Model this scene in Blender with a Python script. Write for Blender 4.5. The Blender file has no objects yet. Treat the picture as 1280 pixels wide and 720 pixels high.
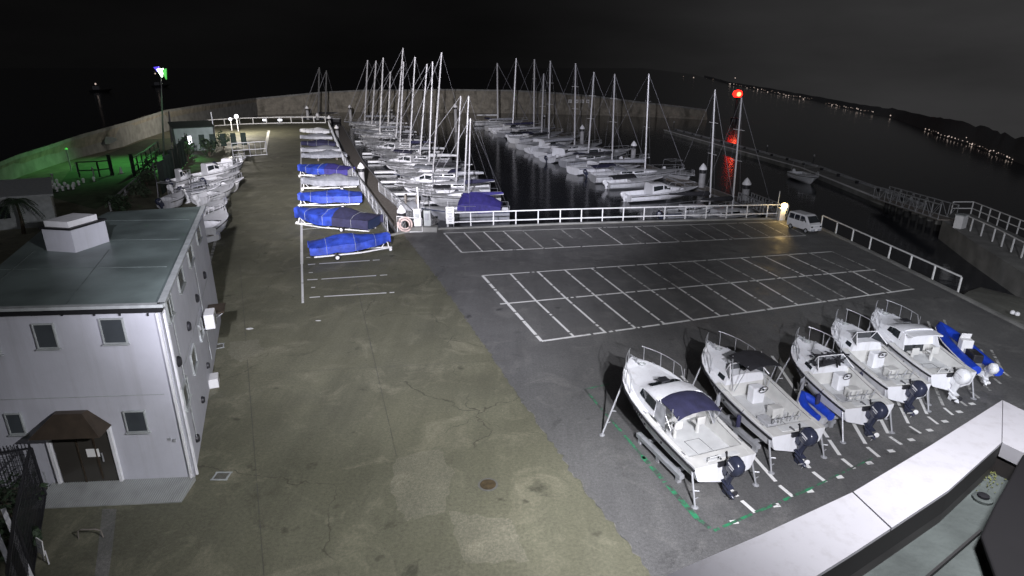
import bpy, bmesh, math, random
from mathutils import Vector, Matrix
random.seed(7)
PI = math.pi
C = bpy.context.scene.collection
SC = bpy.context.scene

# ------------------------------------------------------------------ camera model
H = 14.0; F = 771.0; PITCH = math.atan((360 - 82) / F)
CP, SP = math.cos(PITCH), math.sin(PITCH)
def ray(px, py):
    x = (px - 640) / F; y = (py - 360) / F
    return x, CP - y * SP, -(y * CP + SP)
def G(px, py, z=0.0):
    dx, dy, dz = ray(px, py); t = (z - H) / dz
    return Vector((dx * t, dy * t, z))
def PY(px, py, Y):
    dx, dy, dz = ray(px, py); t = Y / dy
    return Vector((dx * t, Y, H + dz * t))
def PP(px, py, p0, n):
    d = Vector(ray(px, py)); o = Vector((0, 0, H))
    t = (p0 - o).dot(n) / d.dot(n)
    return o + d * t
WATER = -2.2

# ------------------------------------------------------------------ materials
def mat(name, col, rough=0.6, var=0.12, scale=3.0, bump=0.0, metal=0.0, emit=None, estr=0.0, spec=0.5, bscale=None, col2=None):
    m = bpy.data.materials.new(name); m.use_nodes = True
    nt = m.node_tree; b = nt.nodes['Principled BSDF']
    b.inputs['Roughness'].default_value = rough; b.inputs['Metallic'].default_value = metal
    b.inputs['Specular IOR Level'].default_value = spec
    c = (*col, 1)
    if var or bump or col2:
        tc = nt.nodes.new('ShaderNodeTexCoord'); no = nt.nodes.new('ShaderNodeTexNoise')
        no.inputs['Scale'].default_value = scale; no.inputs['Detail'].default_value = 6
        nt.links.new(tc.outputs['Object'], no.inputs['Vector'])
        r = nt.nodes.new('ShaderNodeValToRGB')
        r.color_ramp.elements[0].position = 0.32; r.color_ramp.elements[1].position = 0.68
        c2 = col2 or tuple(min(1, v * (1 + var)) for v in col)
        c1 = tuple(v * (1 - var) for v in col)
        r.color_ramp.elements[0].color = (*c1, 1); r.color_ramp.elements[1].color = (*c2, 1)
        nt.links.new(no.outputs['Fac'], r.inputs['Fac']); nt.links.new(r.outputs['Color'], b.inputs['Base Color'])
        if bump:
            n2 = nt.nodes.new('ShaderNodeTexNoise'); n2.inputs['Scale'].default_value = bscale or scale * 8; n2.inputs['Detail'].default_value = 4
            nt.links.new(tc.outputs['Object'], n2.inputs['Vector'])
            bp = nt.nodes.new('ShaderNodeBump'); bp.inputs['Strength'].default_value = bump; bp.inputs['Distance'].default_value = 0.05
            nt.links.new(n2.outputs['Fac'], bp.inputs['Height']); nt.links.new(bp.outputs['Normal'], b.inputs['Normal'])
    b.inputs['Base Color'].default_value = c
    if emit:
        b.inputs['Emission Color'].default_value = (*emit, 1); b.inputs['Emission Strength'].default_value = estr
    return m

def ground_mat(name, base, dark, light, crack=1.0, rmin=0.45, rmax=0.85, speck=0.0):
    m = bpy.data.materials.new(name); m.use_nodes = True
    nt = m.node_tree; N = nt.nodes; Lk = nt.links; b = N['Principled BSDF']
    tc = N.new('ShaderNodeTexCoord')
    def noise(s, d=6, r=0.6, dist=0.0):
        n = N.new('ShaderNodeTexNoise'); n.inputs['Scale'].default_value = s; n.inputs['Detail'].default_value = d
        n.inputs['Roughness'].default_value = r; n.inputs['Distortion'].default_value = dist
        Lk.new(tc.outputs['Object'], n.inputs['Vector']); return n.outputs['Fac']
    def ramp(src, p0, p1, c0=(0, 0, 0), c1=(1, 1, 1)):
        r = N.new('ShaderNodeValToRGB'); r.color_ramp.elements[0].position = p0; r.color_ramp.elements[1].position = p1
        r.color_ramp.elements[0].color = (*c0, 1); r.color_ramp.elements[1].color = (*c1, 1); Lk.new(src, r.inputs['Fac']); return r.outputs['Color']
    def mix(f, a, c, mode='MIX'):
        x = N.new('ShaderNodeMix'); x.data_type = 'RGBA'; x.blend_type = mode
        if isinstance(f, float): x.inputs[0].default_value = f
        else: Lk.new(f, x.inputs[0])
        for i, v in ((6, a), (7, c)):
            if isinstance(v, tuple): x.inputs[i].default_value = (*v, 1)
            else: Lk.new(v, x.inputs[i])
        return x.outputs[2]
    big = ramp(noise(0.09, 5, 0.62, 0.4), 0.36, 0.64)
    c = mix(big, dark, base)
    med = ramp(noise(0.45, 8, 0.68, 0.8), 0.52, 0.72)
    c = mix(med, c, light)
    stain = ramp(noise(0.23, 9, 0.7, 1.5), 0.60, 0.70)
    c = mix(stain, c, tuple(v * 0.72 for v in dark))
    fine = ramp(noise(9.0, 6, 0.75), 0.3, 0.7, (0.72, 0.72, 0.72), (1.25, 1.25, 1.25))
    c = mix(1.0, c, fine, 'MULTIPLY')
    grain = ramp(noise(55.0, 3, 0.7), 0.3, 0.7, (0.55, 0.55, 0.55), (1.45, 1.45, 1.45))
    c = mix(1.0, c, grain, 'MULTIPLY')
    mpn = N.new('ShaderNodeMapping'); mpn.inputs['Rotation'].default_value = (0, 0, -0.42); mpn.inputs['Scale'].default_value = (.55, .035, 1); Lk.new(tc.outputs['Object'], mpn.inputs[0])
    tn = N.new('ShaderNodeTexNoise'); tn.inputs['Scale'].default_value = 2.0; tn.inputs['Detail'].default_value = 6; tn.inputs['Roughness'].default_value = .65; Lk.new(mpn.outputs[0], tn.inputs['Vector'])
    c = mix(1.0, c, ramp(tn.outputs['Fac'], .35, .65, (.9, .9, .9), (1.07, 1.07, 1.07)), 'MULTIPLY')
    oil = ramp(noise(.9, 4, .5), .67, .74); c = mix(oil, c, tuple(v * .6 for v in dark))
    if crack:
        v = N.new('ShaderNodeTexVoronoi'); v.feature = 'DISTANCE_TO_EDGE'; v.inputs['Scale'].default_value = 0.13
        mp = N.new('ShaderNodeMixRGB'); mp.inputs[0].default_value = 0.12
        nn = N.new('ShaderNodeTexNoise'); nn.inputs['Scale'].default_value = 0.9; nn.inputs['Detail'].default_value = 8
        Lk.new(tc.outputs['Object'], nn.inputs['Vector'])
        sc = N.new('ShaderNodeVectorMath'); sc.operation = 'MULTIPLY_ADD'
        sc.inputs[1].default_value = (1.6, 1.6, 0); Lk.new(nn.outputs['Color'], sc.inputs[0]); Lk.new(tc.outputs['Object'], sc.inputs[2])
        Lk.new(sc.outputs[0], v.inputs['Vector'])
        ck = ramp(v.outputs['Distance'], 0.0012, 0.003, (1, 1, 1), (0, 0, 0))
        gate = ramp(noise(0.16, 3), 0.46, 0.56)
        ckm = mix(1.0, ck, gate, 'MULTIPLY')
        c = mix(ckm, c, tuple(v_ * 0.6 for v_ in dark))
    Lk.new(c, b.inputs['Base Color'])
    rr = N.new('ShaderNodeMapRange'); rr.inputs['From Min'].default_value = 0.35; rr.inputs['From Max'].default_value = 0.65
    rr.inputs['To Min'].default_value = rmin; rr.inputs['To Max'].default_value = rmax
    Lk.new(noise(0.3, 6, 0.6, 0.6), rr.inputs['Value']); Lk.new(rr.outputs[0], b.inputs['Roughness'])
    bp = N.new('ShaderNodeBump'); bp.inputs['Strength'].default_value = 0.35; bp.inputs['Distance'].default_value = 0.02
    Lk.new(noise(30, 5, 0.7), bp.inputs['Height']); Lk.new(bp.outputs['Normal'], b.inputs['Normal'])
    b.inputs['Specular IOR Level'].default_value = 0.35
    return m

def streak_mat(name, col, rough=0.6, amt=0.25, sx=2.5, sz=0.18, blot=0.12, bump=0.1, metal=0.0, dirt=(0.5, 0.46, 0.4)):
    """painted or cast surface with rain streaks running down it, blotches and fine grain"""
    m = bpy.data.materials.new(name); m.use_nodes = True; nt = m.node_tree; N = nt.nodes; Lk = nt.links; b = N['Principled BSDF']
    b.inputs['Roughness'].default_value = rough; b.inputs['Metallic'].default_value = metal
    tc = N.new('ShaderNodeTexCoord'); mp = N.new('ShaderNodeMapping'); mp.inputs['Scale'].default_value = (sx, sx, sz); Lk.new(tc.outputs['Object'], mp.inputs[0])
    def noise(vec, sc, d, r=.6):
        n = N.new('ShaderNodeTexNoise'); n.inputs['Scale'].default_value = sc; n.inputs['Detail'].default_value = d; n.inputs['Roughness'].default_value = r; Lk.new(vec, n.inputs['Vector']); return n.outputs['Fac']
    def rng(src, a, c, lo, hi):
        r = N.new('ShaderNodeMapRange'); r.inputs['From Min'].default_value = a; r.inputs['From Max'].default_value = c; r.inputs['To Min'].default_value = lo; r.inputs['To Max'].default_value = hi; Lk.new(src, r.inputs['Value']); return r.outputs[0]
    st = rng(noise(mp.outputs[0], 1.0, 8, .7), .5, .72, 0, amt)
    bl = rng(noise(tc.outputs['Object'], .7, 7, .65), .3, .7, 1 - blot, 1 + blot)
    mx = N.new('ShaderNodeMix'); mx.data_type = 'RGBA'; Lk.new(st, mx.inputs[0]); mx.inputs[6].default_value = (*col, 1); mx.inputs[7].default_value = (*[c * d for c, d in zip(col, dirt)], 1)
    vm = N.new('ShaderNodeVectorMath'); vm.operation = 'SCALE'; Lk.new(mx.outputs[2], vm.inputs[0]); Lk.new(bl, vm.inputs['Scale']); Lk.new(vm.outputs[0], b.inputs['Base Color'])
    Lk.new(rng(noise(tc.outputs['Object'], 3.0, 5), .3, .7, rough * .8, min(1, rough * 1.25)), b.inputs['Roughness'])
    if bump:
        bp = N.new('ShaderNodeBump'); bp.inputs['Strength'].default_value = bump; bp.inputs['Distance'].default_value = .03; Lk.new(noise(tc.outputs['Object'], 14, 5), bp.inputs['Height']); Lk.new(bp.outputs['Normal'], b.inputs['Normal'])
    return m
M = {}
M['yard'] = ground_mat('worn_concrete_asphalt', (0.162, 0.16, 0.110), (0.108, 0.107, 0.076), (0.222, 0.213, 0.152), 1.0, 0.6, 0.9)
M['asphalt'] = ground_mat('new_asphalt', (0.145, 0.145, 0.142), (0.108, 0.108, 0.108), (0.185, 0.183, 0.176), 0.0, 0.40, 0.8)
M['repair'] = ground_mat('paler_repair_concrete', (0.195, 0.19, 0.138), (0.14, 0.137, 0.102), (0.245, 0.235, 0.172), 1.0, .6, .9)
M['apron'] = ground_mat('quay_concrete', (0.22, 0.22, 0.20), (0.13, 0.13, 0.12), (0.28, 0.27, 0.25), 0.0)
M['lawn'] = mat('short_turf', (0.05, 0.075, 0.035), 0.9, 0.35, 0.8, 0.5)
def paint(name, col, wear=0.42):
    m = bpy.data.materials.new(name); m.use_nodes = True; nt = m.node_tree; N = nt.nodes; b = N['Principled BSDF']
    tc = N.new('ShaderNodeTexCoord'); n = N.new('ShaderNodeTexNoise'); n.inputs['Scale'].default_value = 2.2; n.inputs['Detail'].default_value = 9; n.inputs['Roughness'].default_value = 0.75
    nt.links.new(tc.outputs['Object'], n.inputs['Vector'])
    r = N.new('ShaderNodeValToRGB'); r.color_ramp.elements[0].position = wear; r.color_ramp.elements[1].position = wear + 0.14
    r.color_ramp.elements[0].color = (0.07, 0.07, 0.07, 1); r.color_ramp.elements[1].color = (*col, 1)
    nt.links.new(n.outputs['Fac'], r.inputs['Fac']); nt.links.new(r.outputs['Color'], b.inputs['Base Color']); b.inputs['Roughness'].default_value = 0.6
    return m
M['line'] = paint('white_road_paint', (0.80, 0.80, 0.78), 0.29)
M['line_worn'] = paint('worn_road_paint', (0.50, 0.50, 0.48), 0.38)
M['green_line'] = paint('green_road_paint', (0.03, 0.27, 0.12), 0.44)
M['seamline'] = paint('pale_worn_edge', (0.19, 0.186, 0.165), 0.45)
M['tyre'] = paint('tyre_rubber_trace', (0.085, 0.082, 0.062), 0.62)
M['joint_line'] = paint('dark_joint', (0.085, 0.082, 0.06), 0.42)
def water_mat():
    m = bpy.data.materials.new('harbour_water'); m.use_nodes = True; nt = m.node_tree; N = nt.nodes; b = N['Principled BSDF']
    b.inputs['Base Color'].default_value = (0.022, 0.024, 0.030, 1); b.inputs['Roughness'].default_value = 0.12; b.inputs['IOR'].default_value = 1.33
    tc = N.new('ShaderNodeTexCoord')
    a = N.new('ShaderNodeTexNoise'); a.inputs['Scale'].default_value = 0.8; a.inputs['Detail'].default_value = 5
    c = N.new('ShaderNodeTexNoise'); c.inputs['Scale'].default_value = 3.0; c.inputs['Detail'].default_value = 3
    for n in (a, c): nt.links.new(tc.outputs['Object'], n.inputs['Vector'])
    ad = N.new('ShaderNodeMath'); ad.operation = 'MULTIPLY_ADD'; ad.inputs[1].default_value = 0.35
    nt.links.new(c.outputs['Fac'], ad.inputs[0]); nt.links.new(a.outputs['Fac'], ad.inputs[2])
    bp = N.new('ShaderNodeBump'); bp.inputs['Strength'].default_value = 0.22; bp.inputs['Distance'].default_value = 0.10
    nt.links.new(ad.outputs[0], bp.inputs['Height']); nt.links.new(bp.outputs['Normal'], b.inputs['Normal'])
    return m
M['water'] = water_mat()
M['gel'] = streak_mat('white_gelcoat', (0.72, 0.73, 0.76), 0.34, .35, 3.0, .35, .08, 0)
M['gel2'] = streak_mat('aged_gelcoat', (0.47, 0.48, 0.50), 0.4, .6, 2.5, .3, .18, 0)
M['gel3'] = streak_mat('grey_gelcoat', (0.30, 0.31, 0.34), 0.45, .6, 2.5, .3, .2, 0)
M['deckgrip'] = mat('non_slip_deck', (0.55, 0.56, 0.56), 0.75, 0.07, 3, 0.2)
M['cockpit'] = mat('cockpit_liner', (0.56, 0.56, 0.54), 0.5, 0.1, 2)
M['navyhull'] = mat('navy_hull', (0.02, 0.03, 0.07), 0.35, 0.2, 1)
M['dark'] = mat('dark_trim', (0.02, 0.02, 0.024), 0.5, 0.2, 4)
M['rubber'] = mat('black_rubber', (0.02, 0.02, 0.02), 0.85, 0.2, 6)
M['glass'] = mat('tinted_glass', (0.018, 0.022, 0.026), 0.06, 0.0, 1, spec=0.8)
M['pane'] = mat('grey_window_glass', (0.06, 0.068, 0.075), 0.15, 0.2, .8, spec=0.8)
M['visor'] = mat('cloudy_clear_vinyl', (0.30, 0.31, 0.33), 0.2, 0.25, 4)
M['steel'] = mat('stainless_tube', (0.62, 0.63, 0.66), 0.28, 0.0, 1, metal=0.7)
M['galv'] = mat('galvanised_steel', (0.42, 0.43, 0.45), 0.5, 0.15, 4, metal=0.4)
M['alu'] = mat('mast_aluminium', (0.55, 0.55, 0.57), 0.4, 0.06, 2, metal=0.2)
M['dimalu'] = mat('unlit_mast', (0.10, 0.10, 0.10), 0.6, 0.1, 2)  # mast aluminium darkened so the far masts look unlit
M['wire'] = mat('rigging_wire', (0.20, 0.20, 0.22), 0.5, 0.0, 1)
M['bluecov'] = mat('blue_tarpaulin', (0.02, 0.05, 0.34), 0.65, 0.45, 1.6, 0.9, bscale=4)
M['bluehull'] = mat('blue_hypalon', (0.012, 0.05, 0.44), 0.5, 0.2, 3)
M['navycov'] = mat('navy_canvas', (0.022, 0.022, 0.06), 0.8, 0.25, 3, 0.4)
M['purplecov'] = mat('violet_blue_canvas', (0.032, 0.026, 0.17), 0.75, 0.25, 3, 0.4)
M['greycov'] = mat('grey_tarpaulin', (0.23, 0.24, 0.27), 0.7, 0.25, 2.5, 0.5, bscale=6)
M['blackcov'] = mat('black_canvas', (0.014, 0.014, 0.018), 0.85, 0.3, 3, 0.4)
M['cowl'] = mat('dark_engine_cowl', (0.028, 0.032, 0.055), 0.25, 0.15, 3)
M['cowlw'] = mat('white_engine_cowl', (0.68, 0.69, 0.71), 0.28, 0.05, 3)
M['decal'] = mat('silver_decal', (0.5, 0.5, 0.52), 0.4, 0.0, 1)
M['wall'] = streak_mat('painted_render', (0.49, 0.495, 0.545), .75, .32, 2.2, .12, .07, .12, dirt=(.62, .6, .56))
M['trim'] = mat('white_trim', (0.72, 0.72, 0.74), 0.5, 0.08, 3)
M['roofm'] = mat('roof_membrane', (0.15, 0.185, 0.178), 0.38, 0.3, 0.5, 0.1)
M['roofseam'] = mat('welded_roof_seam', (0.13, 0.155, 0.15), 0.5, 0.3, 2)
M['fascia'] = mat('black_fascia', (0.015, 0.015, 0.017), 0.5, 0.1, 3)
M['gutter'] = mat('pale_gutter', (0.36, 0.38, 0.38), 0.5, 0.15, 3)
M['bronze'] = mat('bronze_sheet', (0.06, 0.045, 0.032), 0.4, 0.25, 2, metal=0.3)
M['doorglass'] = mat('brown_glass', (0.05, 0.046, 0.04), 0.12, 0.1, 1)
M['paper'] = mat('white_paper', (0.8, 0.8, 0.78), 0.7, 0.0, 1)
M['ink'] = mat('dark_lettering', (0.06, 0.06, 0.07), 0.7, 0.0, 1)
M['tread'] = mat('ramp_plate', (0.27, 0.28, 0.27), 0.6, 0.15, 2, 0.3)
M['white'] = mat('white_paint', (0.70, 0.70, 0.70), 0.5, 0.08, 3)
M['vanpaint'] = mat('white_van_paint', (0.62, 0.62, 0.64), 0.25, 0.04, 2)
M['concrete'] = mat('pier_concrete', (0.20, 0.20, 0.19), 0.85, 0.25, 0.7, 0.4)
M['seawall'] = streak_mat('stained_concrete_wall', (0.24, 0.22, 0.18), .9, .9, .35, .10, .35, .3, dirt=(.3, .3, .28))
M['rust'] = mat('rusty_iron', (0.06, 0.043, 0.02), 0.8, 0.35, 5, 0.3)
M['grate'] = mat('iron_grate', (0.12, 0.12, 0.11), 0.6, 0.2, 6)
M['wood'] = mat('weathered_timber', (0.19, 0.17, 0.15), 0.85, 0.3, 3, 0.3)
M['coping'] = streak_mat('white_coping_metal', (0.62, 0.62, 0.66), .42, .4, 9, 9, .06, .05, dirt=(.62, .6, .56))
M['joint'] = mat('sealant_joint', (0.03, 0.03, 0.03), 0.8, 0.0, 1)
M['roofdeck'] = mat('mossy_roof_membrane', (0.10, 0.118, 0.112), 0.75, 0.3, 3, 0.25)
M['innerwall'] = mat('dark_flashing', (0.05, 0.045, 0.045), 0.5, 0.3, 3)
M['blackbox'] = mat('matt_black_housing', (0.005, 0.0045, 0.006), 0.8, 0.2, 3)
M['leaf'] = mat('dark_leaf', (0.035, 0.06, 0.03), 0.7, 0.4, 5)
M['leaf2'] = mat('pale_leaf', (0.06, 0.085, 0.05), 0.7, 0.3, 5)
M['bark'] = mat('bark', (0.09, 0.07, 0.05), 0.9, 0.3, 5)
M['net'] = mat('dark_green_net', (0.02, 0.035, 0.028), 0.85, 0.3, 3)
M['hill'] = mat('night_headland', (0.12, 0.12, 0.12), 0.95, 0.3, 0.02)
M['shed'] = mat('grey_green_cladding', (0.22, 0.27, 0.26), 0.7, 0.15, 1)
M['redcore'] = mat('red_lamp_core', (1, .3, .2), 0.4, 0, 1, emit=(1, 0.16, 0.07), estr=6)
M['red'] = mat('red_lamp', (0.6, 0.03, 0.01), 0.4, 0, 1, emit=(1, 0.010, 0.006), estr=6)
M['redpaint'] = mat('red_paint', (0.25, 0.02, 0.015), 0.5, 0.2, 3)
M['lampgreen'] = mat('mercury_lamp', (0.8, 1, 0.8), 0.4, 0, 1, emit=(0.75, 1.0, 0.75), estr=10)
M['fringeviolet'] = mat('violet_fringe', (0.2, 0.1, 0.8), 0.4, 0, 1, emit=(0.10, 0.07, 1.0), estr=.75)
M['lampgreen2'] = mat('green_lamp', (0.2, 0.8, 0.2), 0.4, 0, 1, emit=(0.10, 0.8, 0.10), estr=0.55)
M['lampwarm'] = mat('sodium_lamp', (1, 0.8, 0.4), 0.4, 0, 1, emit=(1, 0.72, 0.3), estr=12)
M['lampwhite'] = mat('white_lamp', (0.9, 0.9, 1), 0.4, 0, 1, emit=(0.9, 0.92, 1.0), estr=2.5)
M['shorelamp'] = mat('shore_lamp', (1, 0.9, 0.8), 0.4, 0, 1, emit=(1, 0.80, 0.70), estr=.62)
M['shorelamp2'] = mat('dim_shore_lamp', (1, 0.9, 0.8), 0.4, 0, 1, emit=(1, 0.72, 0.6), estr=0.28)
M['cap'] = mat('white_pile_cap', (0.78, 0.78, 0.80), 0.4, 0.05, 3)
M['pile'] = mat('pile_concrete', (0.33, 0.33, 0.34), 0.7, 0.2, 1.5)
M['ringred'] = mat('faded_orange_ring', (0.60, 0.47, 0.44), 0.6, 0.2, 3)
M['reject'] = mat('black_hull', (0.03, 0.03, 0.035), 0.5, 0.2, 2)

# ------------------------------------------------------------------ mesh builder
class MB:
    def __init__(s): s.v = []; s.f = []; s.m = []
    def add(s, vs, fs, mi=0):
        o = len(s.v); s.v += [Vector(v) for v in vs]
        for f in fs: s.f.append([i + o for i in f]); s.m.append(mi)
        return s
    def box(s, c, size, mi=0, rz=0.0, ry=0.0, rx=0.0):
        x, y, z = (a / 2 for a in size); R = Matrix.Rotation(rz, 3, 'Z') @ Matrix.Rotation(ry, 3, 'Y') @ Matrix.Rotation(rx, 3, 'X')
        vs = [Vector(c) + R @ Vector((i * x, j * y, k * z)) for i in (-1, 1) for j in (-1, 1) for k in (-1, 1)]
        return s.add(vs, [(0, 1, 3, 2), (4, 6, 7, 5), (0, 4, 5, 1), (2, 3, 7, 6), (0, 2, 6, 4), (1, 5, 7, 3)], mi)
    def bar(s, a, b, w, h=None, mi=0):
        a = Vector(a); b = Vector(b); h = h or w; d = (b - a).normalized()
        up = Vector((0, 0, 1)) if abs(d.z) < 0.95 else Vector((0, 1, 0))
        sd = d.cross(up).normalized() * w / 2; u = sd.cross(d).normalized() * h / 2
        vs = [p + i * sd + j * u for p in (a, b) for i, j in ((-1, -1), (1, -1), (1, 1), (-1, 1))]
        return s.add(vs, [(3, 2, 1, 0), (4, 5, 6, 7), (0, 1, 5, 4), (1, 2, 6, 5), (2, 3, 7, 6), (3, 0, 4, 7)], mi)
    def tube(s, pts, r, n=6, mi=0, r2=None, cap=True):
        pts = [Vector(p) for p in pts]; k = len(pts); rings = []
        for i, p in enumerate(pts):
            d = (pts[min(i + 1, k - 1)] - pts[max(i - 1, 0)]).normalized()
            up = Vector((0, 0, 1)) if abs(d.z) < 0.9 else Vector((1, 0, 0))
            a = d.cross(up).normalized(); b = a.cross(d)
            rr = r if r2 is None else r + (r2 - r) * i / (k - 1)
            rings.append([p + (a * math.cos(2 * PI * j / n) + b * math.sin(2 * PI * j / n)) * rr for j in range(n)])
        return s.loft(rings, True, cap, mi)
    def loft(s, rings, closed=True, cap=True, mi=0):
        n = len(rings[0]); o = len(s.v)
        for r in rings: s.v += [Vector(v) for v in r]
        for i in range(len(rings) - 1):
            for j in range(n if closed else n - 1):
                a = o + i * n + j; b = o + i * n + (j + 1) % n
                s.f.append([a, b, b + n, a + n]); s.m.append(mi)
        if cap and closed:
            s.f.append([o + j for j in range(n)][::-1]); s.m.append(mi)
            s.f.append([o + (len(rings) - 1) * n + j for j in range(n)]); s.m.append(mi)
        return s
    def lathe(s, prof, c=(0, 0, 0), n=14, mi=0):
        c = Vector(c)
        return s.loft([[c + Vector((r * math.cos(2 * PI * j / n), r * math.sin(2 * PI * j / n), z)) for j in range(n)] for r, z in prof], True, True, mi)
    def prism(s, poly, z0, z1, mi=0):
        n = len(poly); vs = [Vector((p[0], p[1], z0)) for p in poly] + [Vector((p[0], p[1], z1)) for p in poly]
        fs = [list(range(n))[::-1], list(range(n, 2 * n))] + [[i, (i + 1) % n, n + (i + 1) % n, n + i] for i in range(n)]
        return s.add(vs, fs, mi)
    def slab(s, quad, t, mi=0):
        """four points, thickened along their normal"""
        q = [Vector(p) for p in quad]; n = (q[1] - q[0]).cross(q[3] - q[0]).normalized() * t
        k = len(q); vs = q + [p + n for p in q]
        return s.add(vs, [list(range(k))[::-1], list(range(k, 2 * k))] + [[i, (i + 1) % k, k + (i + 1) % k, k + i] for i in range(k)], mi)
    def build(s, name, mats, parent=None, smooth=False, bevel=0.0, inv=None):
        me = bpy.data.meshes.new(name)
        vs = [inv @ v for v in s.v] if inv else s.v
        me.from_pydata([tuple(v) for v in vs], [], s.f)
        mats = mats if isinstance(mats, (list, tuple)) else [mats]
        for m in mats: me.materials.append(m)
        me.polygons.foreach_set('material_index', s.m)
        bm = bmesh.new(); bm.from_mesh(me); bmesh.ops.recalc_face_normals(bm, faces=bm.faces); bm.to_mesh(me); bm.free()
        if smooth:
            me.polygons.foreach_set('use_smooth', [True] * len(me.polygons))
            me.set_sharp_from_angle(angle=math.radians(38))
        me.update()
        o = bpy.data.objects.new(name, me); C.objects.link(o)
        if parent: o.parent = parent
        if bevel:
            b = o.modifiers.new('edge', 'BEVEL'); b.width = bevel; b.segments = 2; b.limit_method = 'ANGLE'
        return o

LABELS = {}
def tag(o, label, cat, group=None):
    o['label'] = label; o['category'] = cat
    if group: o['group'] = group
    return o
def thing(name, label, cat, loc=(0, 0, 0), rz=0.0, group=None):
    o = bpy.data.objects.new(name, None); C.objects.link(o); o.empty_display_size = 0.3
    o.location = loc; o.rotation_euler = (0, 0, rz)
    return tag(o, label, cat, group)
def frame_of(loc, rz): return Matrix.Translation(Vector(loc)) @ Matrix.Rotation(rz, 4, 'Z')
def struct(o): o['kind'] = 'structure'; return o
def dup(root, loc=None, rz=None, label=None, group=None, scale=None):
    r = root.copy(); C.objects.link(r)
    if loc is not None: r.location = loc
    if rz is not None: r.rotation_euler = (0, 0, rz)
    if scale: r.scale = (scale,) * 3
    if label: r['label'] = label
    if group: r['group'] = group
    for ch in list(root.children):
        c = ch.copy(); C.objects.link(c); c.parent = r
        for g in list(ch.children):
            d = g.copy(); C.objects.link(d); d.parent = c
    return r
def lerp(a, b, t): return a + (b - a) * t
def ordn(i): return ['first', 'second', 'third', 'fourth', 'fifth', 'sixth', 'seventh', 'eighth', 'ninth', 'tenth', 'eleventh', 'twelfth', 'thirteenth', 'fourteenth', 'fifteenth', 'sixteenth'][i]
def heading(a, b): return math.atan2(b.y - a.y, b.x - a.x)
def sub(poly, n):
    out = []
    for i in range(len(poly) - 1):
        for k in range(n): out.append(lerp(Vector(poly[i]), Vector(poly[i + 1]), k / n))
    out.append(Vector(poly[-1])); return out

# ------------------------------------------------------------------ water, land, far shore
SHORE = [(880, 97), (895, 101), (911, 106), (950, 113), (988, 121), (1016, 126), (1062, 136.5), (1094, 143), (1113, 146.5), (1156, 162), (1175, 169.5), (1214, 181), (1240, 191), (1262, 199), (1300, 215), (1360, 243)]
shore_w = [G(x, y, WATER) for x, y in SHORE]
mb = MB()
wp = [Vector((-900, -30, WATER)), Vector((120, -30, WATER)), Vector((120, 30, WATER))] + shore_w[::-1] + [G(868, 93, WATER), Vector((900, 4500, WATER)), Vector((-3500, 4500, WATER)), Vector((-2000, 300, WATER))]
mb.add(wp, [list(range(len(wp)))])
struct(mb.build('water', M['water']))
# headland across the bay
mb = MB(); top = [1.5, 1.5, 1.5, 2, 2.5, 2.5, 3, 4, 5, 9, 11, 13, 14, 15, 17, 20]
rings = []
rs = random.Random(3)
pts = sub(shore_w, 5)
for i, p in enumerate(pts):
    k = i / 5; a = int(min(k, len(top) - 2)); px_h = lerp(top[a], top[a + 1], k - a) * (0.85 + 0.3 * rs.random())
    d = p.xy.length; dirn = Vector((p.x, p.y, 0)).normalized()
    back = dirn * d * 0.06
    hh = px_h / F * d * 1.06
    rings.append([p - dirn * 0.5 + Vector((0, 0, -1)), p, p + back * 0.3 + Vector((0, 0, hh * 0.35)), p + back + Vector((0, 0, hh + 0.3)), p + back * 1.3 + Vector((0, 0, hh * 0.8)), p + back * 1.8 + Vector((0, 0, -1))])
mb.loft(rings, False)
struct(mb.build('hills', M['hill'], smooth=True))

quay_px = [(404, 150), (412, 152), (430, 204), (487, 295), (506, 291), (545, 287), (700, 280.5), (830, 277), (985, 273.5), (1025, 285.5), (1110, 326), (1197, 369), (1300, 421)]
quay = [G(x, y) for x, y in quay_px]
BASEL = [(-90, 264), (18, 222), (90, 199), (142, 186), (180, 171), (205, 163), (235, 155), (300, 150)]
land = quay + [Vector((60, -12, 0)), Vector((-60, -12, 0))] + [G(x, y) + Vector((-4, 6, 0)) for x, y in BASEL] 
mb = MB(); mb.prism([(p.x, p.y) for p in land], -4.0, 0.0)
struct(mb.build('ground', M['yard']))
# newer, darker asphalt on the boat yard
seam = [(503, 291.5), (545, 345), (600, 424), (660, 512), (720, 596), (760, 648), (798, 697), (816, 722), (860, 790)]
rj = random.Random(8); seam_w = [G(x, y) for x, y in seam]; seam_f = []
for a_, b_ in zip(seam_w, seam_w[1:]):
    n_ = max(1, int((b_ - a_).length / .22)); sd_ = Vector((-(b_ - a_).y, (b_ - a_).x, 0)).normalized()
    seam_f += [lerp(a_, b_, k_ / n_) + sd_ * rj.gauss(0, .05) for k_ in range(n_)]
seam_w = seam_f + [seam_w[-1]]
poly = seam_w + [G(1100, 590) + Vector((0, -3, 0)), Vector((34, 8, 0)), G(1292, 417.5), G(1196, 369.5), G(1109.5, 326.8), G(1024, 286.2), G(985, 274.3), G(700, 281.3), G(545, 287.8)]
mb = MB(); mb.add([p + Vector((0, 0, .004)) for p in poly], [list(range(len(poly)))])
struct(mb.build('asphalt', M['asphalt']))
# quay edge kerb
mb = MB()
for i in range(2, len(quay) - 1):
    a, b = quay[i], quay[i + 1]; mb.bar(a + Vector((0, 0, .075)), b + Vector((0, 0, .075)), 0.25, 0.15)
struct(mb.build('kerb', M['concrete']))
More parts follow.
